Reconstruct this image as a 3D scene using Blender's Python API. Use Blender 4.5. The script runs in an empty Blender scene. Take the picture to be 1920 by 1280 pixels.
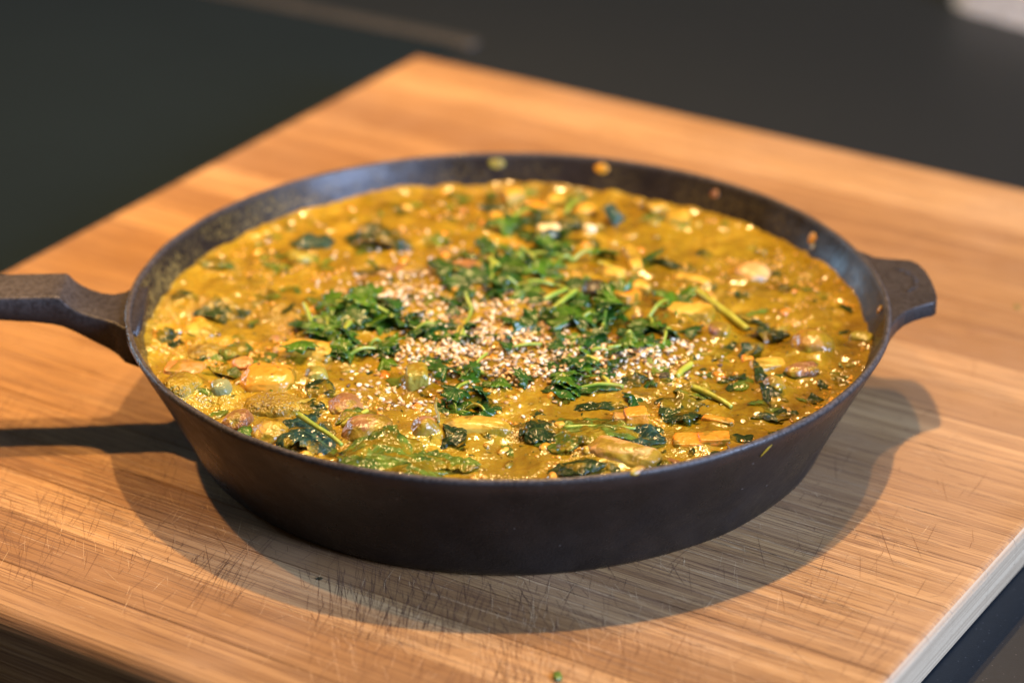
import bpy, bmesh, math, random
import numpy as np
from mathutils import Vector, Matrix

sc = bpy.context.scene
COL = sc.collection
R = math.radians
rng = np.random.default_rng(7)
random.seed(7)

# ------------------------------------------------------------------ camera
cam_d = bpy.data.cameras.new('camera')
cam = bpy.data.objects.new('camera', cam_d)
COL.objects.link(cam)
cam.location = (0.00138, -0.8165, 0.43105)
cam.rotation_euler = (R(90 - 26.242), 0, 0)
cam_d.sensor_width = 36
cam_d.lens = 92.96
cam_d.clip_start = 0.02
cam_d.clip_end = 60
cam_d.dof.use_dof = True
cam_d.dof.focus_distance = 0.838
cam_d.dof.aperture_fstop = 5.6
cam_d.dof.aperture_blades = 0
sc.camera = cam

# ------------------------------------------------------------------ world and light
w = bpy.data.worlds.new('World')
sc.world = w
w.use_nodes = True
bg = w.node_tree.nodes['Background']
bg.inputs[0].default_value = (0.95, 0.90, 0.80, 1)
bg.inputs[1].default_value = 0.082
sc.view_settings.view_transform = 'Standard'
sc.view_settings.look = 'None'
sc.view_settings.exposure = 0
sc.view_settings.gamma = 1
sc.cycles.use_denoising = True
sc.cycles.max_bounces = 6
sc.cycles.sample_clamp_indirect = 4


def spot(name, loc, target, watts, col, cone, blend, rad):
    l = bpy.data.lights.new(name, 'SPOT')
    l.energy = watts
    l.color = col
    l.spot_size = R(cone)
    l.spot_blend = blend
    l.shadow_soft_size = rad
    o = bpy.data.objects.new(name, l)
    o.location = loc
    o.rotation_euler = (Vector(target) - Vector(loc)).to_track_quat('-Z', 'Y').to_euler()
    COL.objects.link(o)
    return o


def area(name, loc, target, watts, col, sx, sy):
    l = bpy.data.lights.new(name, 'AREA')
    l.shape = 'RECTANGLE'
    l.size, l.size_y = sx, sy
    l.energy = watts
    l.color = col
    o = bpy.data.objects.new(name, l)
    o.location = loc
    o.rotation_euler = (Vector(target) - Vector(loc)).to_track_quat('-Z', 'Y').to_euler()
    COL.objects.link(o)
    return o


WARM = (1.0, 0.61, 0.26)
spot('kitchen_spotlight', (0.05, 0.168, 1.23), (0, 0, 0), 82, WARM, 90, 0.6, 0.016)
spot('kitchen_spotlight', (0.28, 0.39, 1.25), (0, 0, 0), 30, WARM, 90, 0.6, 0.016)
spot('kitchen_spotlight', (-0.74, 0.29, 1.25), (-0.22, 0.20, 0), 125, (1.0, 0.55, 0.20), 34, 1.0, 0.016)
area('window_light', (1.02, -0.72, 0.52), (0, 0, 0), 50, (0.48, 0.63, 1.0), 0.62, 0.55)
area('window_light', (-1.6, 1.55, 0.42), (0, 0, 0.05), 15, (0.45, 0.72, 1.0), 0.34, 0.30)


# ------------------------------------------------------------------ numpy noise
PERM = np.random.default_rng(3).random(65536)


def _h(i, j, k):
    return PERM[((i * 73856093) ^ (j * 19349663) ^ (k * 83492791)) & 65535]


def noise3(x, y, z):
    x, y, z = np.broadcast_arrays(np.asarray(x, float), np.asarray(y, float), np.asarray(z, float))
    i, j, k = np.floor(x).astype(np.int64), np.floor(y).astype(np.int64), np.floor(z).astype(np.int64)
    f, g, e = x - i, y - j, z - k
    s = lambda t: t * t * t * (t * (t * 6 - 15) + 10)
    f, g, e = s(f), s(g), s(e)
    v = 0
    for a in (0, 1):
        for b in (0, 1):
            for c in (0, 1):
                v = v + _h(i + a, j + b, k + c) * (f if a else 1 - f) * (g if b else 1 - g) * (e if c else 1 - e)
    return v * 2 - 1


def fbm(x, y, z, o=3):
    v, a = 0, 1.0
    for _ in range(o):
        v = v + a * noise3(x, y, z)
        x, y, z, a = x * 2.03 + 17.1, y * 2.03 + 5.3, z * 2.03 + 9.7, a * 0.5
    return v


# ------------------------------------------------------------------ object helpers
def mesh_obj(name, verts, faces, mat, parent=None, smooth=True, loc=None):
    me = bpy.data.meshes.new(name)
    v = np.asarray(verts, float)
    if loc is not None:
        v = v - np.asarray(loc, float)
    me.from_pydata(v.tolist(), [], faces if isinstance(faces, list) else faces.tolist())
    me.update()
    if smooth:
        me.polygons.foreach_set('use_smooth', [True] * len(me.polygons))
    if mat is not None:
        me.materials.append(mat)
    o = bpy.data.objects.new(name, me)
    COL.objects.link(o)
    if loc is not None:
        o.location = loc
    if parent is not None:
        o.parent = parent
        if loc is not None:
            o.location = Vector(loc) - parent.location
        else:
            o.location = -parent.location
    return o


def empty(name, loc):
    o = bpy.data.objects.new(name, None)
    o.location = loc
    o.empty_display_size = 0.01
    COL.objects.link(o)
    return o


def tag(o, label, cat, group=None):
    o['label'] = label
    o['category'] = cat
    if group:
        o['group'] = group
    return o


def attr(o, name, vals):
    a = o.data.attributes.new(name, 'FLOAT', 'POINT')
    a.data.foreach_set('value', np.asarray(vals, np.float32))


def grid_faces(nu, nv, wrap_v=False):
    i, j = np.meshgrid(np.arange(nu - 1), np.arange(nv if wrap_v else nv - 1), indexing='ij')
    j2 = (j + 1) % nv
    return np.stack([i * nv + j, (i + 1) * nv + j, (i + 1) * nv + j2, i * nv + j2], -1).reshape(-1, 4)


def tube(pts, rad, n=10):
    """closed tube through points; returns verts, faces"""
    pts = np.asarray(pts, float)
    rad = np.broadcast_to(np.asarray(rad, float), (len(pts),))
    t = np.gradient(pts, axis=0)
    t /= np.linalg.norm(t, axis=1)[:, None] + 1e-12
    up = np.array([0.13, 0.21, 0.97])
    a = np.cross(t, up)
    a /= np.linalg.norm(a, axis=1)[:, None] + 1e-12
    b = np.cross(t, a)
    th = np.linspace(0, 2 * np.pi, n, endpoint=False)
    v = pts[:, None] + rad[:, None, None] * (np.cos(th)[None, :, None] * a[:, None] + np.sin(th)[None, :, None] * b[:, None])
    f = grid_faces(len(pts), n, True).tolist()
    v = v.reshape(-1, 3)
    f.append(list(range(n)))
    f.append(list(range(len(v) - n, len(v)))[::-1])
    return v, f


def smooth_path(p, n):
    """Catmull-Rom through control points"""
    p = np.asarray(p, float)
    q = np.vstack([2 * p[0] - p[1], p, 2 * p[-1] - p[-2]])
    out = []
    m = len(p) - 1
    for t in np.linspace(0, m - 1e-6, n):
        i = int(t); s = t - i
        a, b, c, d = q[i:i + 4]
        out.append(0.5 * (2 * b + (c - a) * s + (2 * a - 5 * b + 4 * c - d) * s * s + (3 * b - a - 3 * c + d) * s ** 3))
    return np.array(out)


# ------------------------------------------------------------------ material helpers
class NT:
    def __init__(s, name):
        s.m = bpy.data.materials.new(name)
        s.m.use_nodes = True
        s.t = s.m.node_tree
        s.b = s.t.nodes['Principled BSDF']

    def n(s, typ, **kw):
        nd = s.t.nodes.new(typ)
        for k, v in kw.items():
            setattr(nd, k, v)
        return nd

    def l(s, a, b):
        s.t.links.new(a, b)

    def val(s, sock, v):
        if hasattr(v, 'is_linked') or isinstance(v, bpy.types.NodeSocket):
            s.l(v, sock)
        else:
            sock.default_value = v

    def pos(s):
        return s.n('ShaderNodeNewGeometry').outputs['Position']

    def mapping(s, vec, scale=(1, 1, 1), rot=(0, 0, 0), loc=(0, 0, 0)):
        m = s.n('ShaderNodeMapping')
        s.l(vec, m.inputs[0])
        m.inputs['Scale'].default_value = scale
        m.inputs['Rotation'].default_value = rot
        s.val(m.inputs['Location'], loc)
        return m.outputs[0]

    def noise(s, vec, scale, detail=4, rough=0.55, dist=0.0):
        x = s.n('ShaderNodeTexNoise')
        s.l(vec, x.inputs['Vector'])
        x.inputs['Scale'].default_value = scale
        x.inputs['Detail'].default_value = detail
        x.inputs['Roughness'].default_value = rough
        x.inputs['Distortion'].default_value = dist
        return x.outputs['Fac']

    def voro(s, vec, scale, feature='F1', rnd=1.0):
        x = s.n('ShaderNodeTexVoronoi', feature=feature)
        s.l(vec, x.inputs['Vector'])
        x.inputs['Scale'].default_value = scale
        x.inputs['Randomness'].default_value = rnd
        return x.outputs['Distance']

    def ramp(s, fac, stops):
        r = s.n('ShaderNodeValToRGB')
        s.l(fac, r.inputs[0])
        e = r.color_ramp.elements
        while len(e) < len(stops):
            e.new(0.5)
        for el, (p, c) in zip(e, stops):
            el.position = p
            el.color = (*c, 1) if len(c) == 3 else c
        return r.outputs[0]

    def step(s, fac, a, b):
        m = s.n('ShaderNodeMapRange', interpolation_type='SMOOTHSTEP')
        s.l(fac, m.inputs[0])
        m.inputs[1].default_value, m.inputs[2].default_value = a, b
        return m.outputs[0]

    def math(s, op, a, b=0.0):
        m = s.n('ShaderNodeMath', operation=op)
        s.val(m.inputs[0], a)
        s.val(m.inputs[1], b)
        return m.outputs[0]

    def mix(s, fac, a, b, mode='MIX'):
        m = s.n('ShaderNodeMix', data_type='RGBA', blend_type=mode)
        s.val(m.inputs['Factor'], fac)
        for sock, v in ((m.inputs[6], a), (m.inputs[7], b)):
            if isinstance(v, tuple):
                sock.default_value = (*v, 1)
            else:
                s.l(v, sock)
        return m.outputs[2]

    def bump(s, h, strength, dist, normal=None):
        b = s.n('ShaderNodeBump')
        b.inputs['Strength'].default_value = strength
        b.inputs['Distance'].default_value = dist
        s.l(h, b.inputs['Height'])
        if normal is not None:
            s.l(normal, b.inputs['Normal'])
        return b.outputs[0]

    def at(s, name):
        a = s.n('ShaderNodeAttribute')
        a.attribute_name = name
        return a.outputs['Fac']

    def set(s, **kw):
        for k, v in kw.items():
            k = {'base': 'Base Color', 'rough': 'Roughness', 'normal': 'Normal', 'spec': 'Specular IOR Level', 'sss': 'Subsurface Weight',
                 'metal': 'Metallic', 'coat': 'Coat Weight', 'coatr': 'Coat Roughness', 'trans': 'Transmission Weight', 'sheen': 'Sheen Weight'}[k]
            sk = s.b.inputs[k]
            if isinstance(v, tuple):
                sk.default_value = (*v, 1)
            else:
                s.val(sk, v)
        return s.m


def sauce_colour(t, p):
    a = t.noise(p, 46, 5, 0.6, 0.8)
    b = t.noise(p, 210, 4, 0.6, 0.4)
    f = t.math('ADD', t.math('MULTIPLY', a, 0.72), t.math('MULTIPLY', b, 0.28))
    return t.ramp(f, [(0.33, (0.060, 0.038, 0.0015)), (0.43, (0.160, 0.101, 0.003)), (0.55, (0.295, 0.195, 0.007)), (0.68, (0.50, 0.350, 0.034))])


def froth(t, p, strength=0.5):
    """granular oily foam: two sizes of bubbles, present in patches"""
    v1 = t.voro(p, 760, 'F1')
    v2 = t.voro(p, 1500, 'F1')
    m = t.step(t.noise(p, 70, 3), 0.42, 0.60)
    h = t.math('ADD', t.math('MULTIPLY', t.math('SUBTRACT', 1.0, v1), 0.7), t.math('MULTIPLY', t.math('SUBTRACT', 1.0, v2), 0.3))
    h = t.math('MULTIPLY', h, t.math('ADD', t.math('MULTIPLY', m, 0.9), 0.1))
    n1 = t.bump(t.noise(p, 230, 3, 0.5), min(0.75, 0.10 + 0.8 * strength), 0.0022)
    return t.bump(h, strength, 0.0011, n1)


def mat_sauce():
    t = NT('curry_sauce')
    p = t.pos()
    c = sauce_colour(t, p)
    # oil slicks: darker and smoother
    oil = t.step(t.noise(p, 32, 3, 0.5, 1.0), 0.55, 0.68)
    c = t.mix(t.math('MULTIPLY', oil, 0.55), c, (0.14, 0.078, 0.002))
    # fine specks of spice and herb
    sp = t.step(t.voro(p, 330), 0.10, 0.03)
    sm = t.step(t.noise(p, 90, 2), 0.5, 0.62)
    c = t.mix(t.math('MULTIPLY', t.math('MULTIPLY', sp, sm), 0.8), c, (0.07, 0.05, 0.008))
    r = t.math('ADD', 0.10, t.math('MULTIPLY', t.noise(p, 120, 3), 0.16))
    # clear oily sauce to the right, granular foam to the front left
    fz = t.at('foam')
    c = t.mix(t.math('MULTIPLY', fz, 0.48), c, (0.46, 0.325, 0.030))
    c = t.mix(t.math('MULTIPLY', t.math('SUBTRACT', 1.0, fz), 0.30), c, (0.24, 0.132, 0.002))
    nf = froth(t, p, 0.9)
    ns = t.bump(t.noise(p, 150, 3, 0.5), 0.45, 0.0022)
    mv = t.n('ShaderNodeMix', data_type='VECTOR')
    t.l(fz, mv.inputs['Factor']); t.l(ns, mv.inputs[4]); t.l(nf, mv.inputs[5])
    t.set(base=c, rough=r, normal=mv.outputs[1], spec=0.95, sss=0.22)
    t.b.inputs['Subsurface Radius'].default_value = (1.0, 0.45, 0.08)
    t.b.inputs['Subsurface Scale'].default_value = 0.003
    return t.m


def mat_food(name, c1, c2, scale=120, coat=0.3, rough=0.3, fro=0.35, spots=None, spec=0.6):
    t = NT(name)
    p = t.pos()
    base = t.mix(t.step(t.noise(p, scale, 4), 0.35, 0.65), c1, c2)
    if spots:
        sp = t.step(t.voro(p, 190), 0.16, 0.06)
        base = t.mix(sp, base, spots)
    m = t.step(t.noise(p, 95, 4, 0.6, 0.6), 0.62 - coat * 0.45, 0.72 - coat * 0.45)
    c = t.mix(t.math('MULTIPLY', m, 0.92), base, sauce_colour(t, p))
    r = t.math('ADD', rough - 0.02, t.math('MULTIPLY', t.noise(p, 300, 2), 0.2))
    t.set(base=c, rough=r, normal=froth(t, p, fro), spec=0.62)
    return t.m


def mat_leaf(name, c1, c2, coat=0.2, rough=0.3, vein=(0.16, 0.26, 0.03), fro=0.25):
    t = NT(name)
    p = t.pos()
    base = t.mix(t.step(t.noise(p, 150, 4), 0.35, 0.68), c1, c2)
    vv = t.at('vein')
    base = t.mix(t.math('MULTIPLY', vv, 0.7), base, vein)
    m = t.step(t.noise(p, 120, 4, 0.6, 0.6), 0.66 - coat * 0.45, 0.74 - coat * 0.45)
    c = t.mix(t.math('MULTIPLY', m, 0.85), base, sauce_colour(t, p))
    n1 = t.bump(vv, 0.4, 0.0006)
    n2 = t.bump(t.noise(p, 420, 3), 0.5, 0.0010, n1)
    n3 = t.bump(t.math('SUBTRACT', 1.0, t.voro(p, 620)), fro, 0.0008, n2)
    t.set(base=c, rough=rough, normal=n3, spec=0.6)
    # a little light comes through thin leaves
    tr = t.n('ShaderNodeBsdfTranslucent')
    t.l(t.mix(0.5, c, (0.20, 0.32, 0.02)), tr.inputs[0])
    mx = t.n('ShaderNodeMixShader')
    mx.inputs[0].default_value = 0.26
    t.l(t.b.outputs[0], mx.inputs[1])
    t.l(tr.outputs[0], mx.inputs[2])
    t.l(mx.outputs[0], t.t.nodes['Material Output'].inputs[0])
    return t.m


def mat_iron():
    t = NT('seasoned_cast_iron')
    p = t.pos()
    n = t.noise(p, 55, 5, 0.6)
    c = t.ramp(n, [(0.3, (0.010, 0.0075, 0.006)), (0.7, (0.020, 0.015, 0.012))])
    # dried sauce film on the inner wall
    film = t.at('film')
    sp = t.step(t.noise(p, 640, 4, 0.7), 0.44, 0.60)
    big = t.step(t.noise(p, 40, 3), 0.35, 0.6)
    ff = t.math('MULTIPLY', film, t.math('MULTIPLY', sp, big))
    c = t.mix(ff, c, (0.22, 0.165, 0.050))
    rust = t.step(t.noise(p, 26, 4, 0.65), 0.58, 0.72)
    c = t.mix(t.math('MULTIPLY', rust, 0.15), c, (0.034, 0.019, 0.012))
    wear = t.at('wear')
    wn = t.step(t.noise(p, 700, 3, 0.7), 0.40, 0.58)
    c = t.mix(t.math('MULTIPLY', wear, t.math('ADD', 0.35, t.math('MULTIPLY', wn, 0.5))), c, (0.120, 0.106, 0.096))
    r = t.math('ADD', 0.22, t.math('MULTIPLY', t.step(t.noise(p, 34, 5, 0.65), 0.35, 0.65), 0.28))
    fs = t.step(t.voro(p, 150), 0.055, 0.03)
    c = t.mix(t.math('MULTIPLY', fs, 0.5), c, (0.20, 0.18, 0.16))
    g = t.bump(t.noise(p, 1100, 4, 0.6), 0.30, 0.0005, t.bump(t.noise(p, 160, 3), 0.25, 0.0010))
    t.set(base=c, rough=r, normal=g, spec=0.21)
    return t.m


def mat_wood(end=False):
    t = NT('bamboo_end_grain' if end else 'bamboo_stave')
    tc = t.n('ShaderNodeTexCoord').outputs['Object']
    oi = t.n('ShaderNodeObjectInfo')
    cx = t.n('ShaderNodeCombineXYZ')
    for k in range(3):
        t.l(t.math('MULTIPLY', oi.outputs['Random'], (7.3, 3.1, 5.7)[k]), cx.inputs[k])
    p = t.mapping(tc, loc=cx.outputs[0])
    g1 = t.noise(t.mapping(p, (2.2, 95, 60)), 3.0, 5, 0.6, 0.25)      # broad bands along the stave
    g2 = t.noise(t.mapping(p, (11, 1250, 700)), 1.0, 3, 0.6)           # fine fibres
    g3 = t.noise(t.mapping(p, (22, 1700, 900)), 1.0, 2, 0.6)         # short dark fibre ends
    tone = t.math('ADD', t.math('MULTIPLY', g1, 0.66), t.math('MULTIPLY', t.math('SUBTRACT', oi.outputs['Random'], 0.5), 0.30))
    c = t.ramp(tone, [(0.22, (0.24, 0.124, 0.047)), (0.40, (0.385, 0.222, 0.090)), (0.60, (0.55, 0.352, 0.162))])
    gm = t.step(t.noise(t.mapping(p, (5, 22, 20)), 1.0, 4, 0.6), 0.34, 0.66)
    c = t.mix(t.math('MULTIPLY', t.step(g2, 0.47, 0.38), t.math('ADD', 0.22, t.math('MULTIPLY', gm, 0.42))), c, (0.19, 0.090, 0.034))
    c = t.mix(t.math('MULTIPLY', t.step(g3, 0.45, 0.39), 0.72), c, (0.12, 0.055, 0.026))
    # worn, washed-out patches and stains on the cutting area
    wp = t.pos()
    worn = t.step(t.noise(wp, 9, 4, 0.6), 0.40, 0.66)
    c = t.mix(t.math('MULTIPLY', worn, 0.22), c, (0.45, 0.31, 0.20))
    st = t.step(t.noise(wp, 48, 5, 0.7), 0.62, 0.74)
    c = t.mix(t.math('MULTIPLY', st, 0.40), c, (0.20, 0.095, 0.055))
    if end:
        lay = t.noise(t.mapping(tc, (400, 5, 900)), 1.0, 4, 0.65)
        c = t.mix(t.step(lay, 0.38, 0.62), (0.27, 0.195, 0.115), (0.37, 0.28, 0.175))
    r = t.math('ADD', 0.52 if end else 0.36, t.math('MULTIPLY', g2, 0.22))
    b1 = t.bump(g2, 0.6, 0.0008)
    b2 = t.bump(g3, 0.35, 0.0006, b1)
    t.set(base=c, rough=r, normal=b2, spec=0.45)
    return t.m


def mat_plain(name, col, rough, spec=0.5, speck=None, nscale=300, var=0.25):
    t = NT(name)
    p = t.pos()
    n = t.noise(p, nscale, 4)
    dark = tuple(c * (1 - var) for c in col)
    lite = tuple(min(1, c * (1 + var)) for c in col)
    c = t.ramp(n, [(0.35, dark), (0.65, lite)])
    if speck:
        v = t.step(t.voro(p, 420), 0.14, 0.05)
        c = t.mix(v, c, speck)
    t.set(base=c, rough=rough, spec=spec, normal=t.bump(t.noise(p, nscale * 3, 3), 0.12, 0.0004))
    return t.m


def mat_seed():
    t = NT('toasted_sesame')
    g = t.n('ShaderNodeNewGeometry')
    oi = t.n('ShaderNodeObjectInfo')
    f = t.math('FRACT', t.math('ADD', g.outputs['Random Per Island'], oi.outputs['Random']))
    c = t.ramp(f, [(0.0, (0.04, 0.025, 0.02)), (0.075, (0.26, 0.14, 0.05)), (0.3, (0.50, 0.33, 0.14)), (0.65, (0.68, 0.53, 0.30)), (1.0, (0.84, 0.74, 0.55))])
    t.set(base=c, rough=0.38, spec=0.5, normal=t.bump(t.noise(g.outputs['Position'], 1500, 2), 0.2, 0.0003))
    return t.m


M_SAUCE = mat_sauce()
M_IRON = mat_iron()
M_WOOD = mat_wood()
M_WOODEND = mat_wood(True)
M_SEED = mat_seed()
M_TOP = mat_plain('dark_worktop', (0.0064, 0.0100, 0.0135), 0.50, 0.45, speck=(0.06, 0.06, 0.06), nscale=500, var=0.10)
M_HOB = mat_plain('hob_glass', (0.0070, 0.0125, 0.0170), 0.16, 0.30, nscale=10, var=0.05)
M_TRIM = mat_plain('hob_trim', (0.040, 0.041, 0.041), 0.40, 0.5)
M_TRAY = mat_plain('cream_glaze', (0.78, 0.73, 0.64), 0.3, 0.5)
M_SCR_D = mat_plain('knife_cut_dark', (0.15, 0.080, 0.045), 0.7, 0.2)
M_SCR_L = mat_plain('knife_cut_pale', (0.53, 0.365, 0.20), 0.6, 0.3)
F = {
    'potato': mat_food('curried_potato', (0.58, 0.285, 0.024), (0.50, 0.220, 0.016), 130, 0.34, 0.20, 0.12, spots=(0.16, 0.07, 0.02)),
    'yellow': mat_food('yellow_vegetable', (0.58, 0.365, 0.045), (0.50, 0.285, 0.026), 120, 0.35, 0.28, 0.25),
    'foam': mat_food('foam_covered_vegetable', (0.52, 0.33, 0.05), (0.40, 0.23, 0.03), 160, 0.75, 0.28, 0.95),
    'mush': mat_food('cooked_mushroom', (0.34, 0.17, 0.055), (0.20, 0.085, 0.030), 110, 0.30, 0.25, 0.55),
    'mushpale': mat_food('pale_mushroom', (0.62, 0.40, 0.15), (0.50, 0.27, 0.07), 70, 0.28, 0.28, 0.22),
    'browncap': mat_food('brown_mushroom_cap', (0.30, 0.15, 0.025), (0.40, 0.21, 0.02), 90, 0.42, 0.24, 0.2, spots=(0.05, 0.03, 0.01)),
    'onion': mat_food('purple_onion', (0.24, 0.11, 0.075), (0.40, 0.21, 0.075), 140, 0.42, 0.26, 0.25),
    'pink': mat_food('pinkish_onion', (0.60, 0.28, 0.10), (0.56, 0.22, 0.06), 90, 0.35, 0.25, 0.3),
    'carrot': mat_food('cooked_carrot', (0.72, 0.24, 0.014), (0.62, 0.26, 0.018), 130, 0.36, 0.28, 0.2),
    'olive': mat_food('olive_green_vegetable', (0.20, 0.19, 0.028), (0.33, 0.29, 0.045), 110, 0.32, 0.24, 0.3),
    'greygreen': mat_food('grey_green_bean', (0.17, 0.19, 0.075), (0.26, 0.25, 0.085), 90, 0.22, 0.16, 0.2),
    'rind': mat_food('green_courgette_rind', (0.070, 0.13, 0.018), (0.11, 0.17, 0.025), 110, 0.25, 0.25, 0.3),
    'white': mat_food('white_vegetable', (0.76, 0.70, 0.46), (0.70, 0.58, 0.28), 90, 0.18, 0.3, 0.15),
    'dark': mat_food('dark_vegetable', (0.035, 0.030, 0.015), (0.07, 0.05, 0.02), 90, 0.12, 0.25, 0.5),
    'stem': mat_food('green_stem', (0.20, 0.30, 0.025), (0.30, 0.36, 0.04), 160, 0.12, 0.28, 0.12),
    'stemy': mat_food('yellow_green_stem', (0.42, 0.42, 0.05), (0.32, 0.34, 0.03), 150, 0.22, 0.28, 0.15),
}
LF = {
    'dark': mat_leaf('wilted_dark_leaf', (0.010, 0.026, 0.008), (0.028, 0.056, 0.012), 0.38, 0.16, (0.10, 0.15, 0.03), 0.45),
    'teal': mat_leaf('wet_blue_green_leaf', (0.014, 0.046, 0.034), (0.040, 0.090, 0.060), 0.24, 0.11, (0.12, 0.19, 0.06), 0.6),
    'coated': mat_leaf('sauce_coated_leaf', (0.050, 0.095, 0.012), (0.16, 0.24, 0.025), 0.42, 0.18, (0.30, 0.38, 0.09), 0.6),
    'green': mat_leaf('fresh_coriander_leaf', (0.036, 0.108, 0.005), (0.100, 0.220, 0.011), 0.0, 0.26, (0.14, 0.25, 0.03), 0.08),
    'deep': mat_leaf('deep_green_coriander_leaf', (0.014, 0.058, 0.007), (0.042, 0.120, 0.012), 0.04, 0.22, (0.09, 0.19, 0.03), 0.12),
}

# ------------------------------------------------------------------ the setting
TOP = -0.0300


def plate(name, pts, z0, z1, mat, parent=None, bev=0.0, seg=3):
    bm = bmesh.new()
    vs = [bm.verts.new((x, y, z1)) for x, y in pts]
    f = bm.faces.new(vs)
    if f.normal.z < 0:
        f.normal_flip()
    r = bmesh.ops.extrude_face_region(bm, geom=[f])
    bmesh.ops.translate(bm, vec=(0, 0, z0 - z1), verts=[g for g in r['geom'] if isinstance(g, bmesh.types.BMVert)])
    bmesh.ops.recalc_face_normals(bm, faces=bm.faces)
    if bev:
        e = [e for e in bm.edges if all(abs(v.co.z - z1) < 1e-7 for v in e.verts)]
        bmesh.ops.bevel(bm, geom=e, offset=bev, segments=seg, profile=0.5, affect='EDGES')
    me = bpy.data.meshes.new(name)
    bm.to_mesh(me)
    bm.free()
    me.materials.append(mat)
    o = bpy.data.objects.new(name, me)
    COL.objects.link(o)
    if parent:
        o.parent = parent
        o.location = -parent.location
    return o


wt = plate('worktop', [(-1.3, -0.75), (1.3, -0.75), (1.3, 1.25), (-1.3, 1.25)], TOP - 0.03, TOP, M_TOP)
wt['kind'] = 'structure'

# induction hob let into the worktop behind the board, with a slim raised trim
hob = empty('induction_hob', (-0.30, 0.30, TOP))
tag(hob, 'dark glass hob with a slim paler trim behind the cutting board', 'hob')
hc = np.array([-0.0235, 0.4570]); hd = np.array([-0.8660, 0.5050]); hd /= np.linalg.norm(hd)
hn = np.array([-hd[1], hd[0]])            # towards the viewer's left
A_, B_ = hc, hc + hd * 0.62
C_, D_ = B_ + hn * 0.52, A_ + hn * 0.52
plate('glass_panel', [A_, B_, C_, D_], TOP - 0.004, TOP + 0.0004, M_HOB, hob)


def rounded_strip(a, b, width, z0, z1, name, mat, parent):
    d = (b - a) / np.linalg.norm(b - a)
    n = np.array([-d[1], d[0]])
    pts = []
    for c, s in ((a, 1), (b, -1)):
        for k in range(9):
            t = math.pi / 2 + math.pi * k / 8
            pts.append(c + (d * math.cos(t) + n * math.sin(t)) * width / 2 * s)
    return plate(name, pts, z0, z1, mat, parent, bev=0.0008)


rounded_strip(hc - hn * 0.006, hc - hn * 0.006 + hd * 0.60, 0.011, TOP - 0.003, TOP + 0.0016, 'trim', M_TRIM, hob)

# pale tray at the back right, only its rounded corner is in view
tray = empty('tray', (0.40, 0.62, TOP))
tag(tray, 'pale cream tray with a rounded corner at the back of the worktop', 'tray')


def round_rect(c, d, lx, ly, r, n=8):
    d = np.asarray(d) / np.linalg.norm(d)
    e = np.array([-d[1], d[0]])
    out = []
    for sx, sy, t0 in ((1, 1, 0), (-1, 1, 90), (-1, -1, 180), (1, -1, 270)):
        for k in range(n + 1):
            t = R(t0 + 90 * k / n)
            out.append(c + d * (sx * (lx / 2 - r) + r * math.cos(t)) + e * (sy * (ly / 2 - r) + r * math.sin(t)))
    return out


td = np.array([0.0363, -0.0355]); td /= np.linalg.norm(td)
te = np.array([-td[1], td[0]])
tc = np.array([0.2270, 0.5230]) + td * 0.15 + te * 0.10
plate('dish_base', round_rect(tc, td, 0.30, 0.20, 0.02), TOP + 0.0002, TOP + 0.006, M_TRAY, tray, bev=0.002)
bmr = bmesh.new()
prof = [(0, .006), (.0, .019), (.0025, .0215), (.005, .019), (.006, .006)]
loops = []
for off, z in prof:
    loops.append([bmr.verts.new((x, y, TOP + z)) for x, y in round_rect(tc, td, 0.30 - 2 * off, 0.20 - 2 * off, 0.02 - off)])
for a, b in zip(loops[:-1], loops[1:]):
    for k in range(len(a)):
        bmr.faces.new((a[k], a[(k + 1) % len(a)], b[(k + 1) % len(a)], b[k]))
mr = bpy.data.meshes.new('dish_rim'); bmr.to_mesh(mr); bmr.free(); mr.materials.append(M_TRAY)
ro = bpy.data.objects.new('dish_rim', mr); COL.objects.link(ro); ro.parent = tray; ro.location = -tray.location

# ------------------------------------------------------------------ cutting board made of staves
TH = -0.560636
BX0, BX1, BY0, BY1 = -0.2312, 0.1834, -0.1915, 0.2863
ZB = TOP + 0.0010
board = empty('cutting_board', (0, 0, 0))
board.rotation_euler = (0, 0, TH)
tag(board, 'worn bamboo cutting board under the skillet, scarred with knife cuts', 'cutting board')
NST = 21


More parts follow.
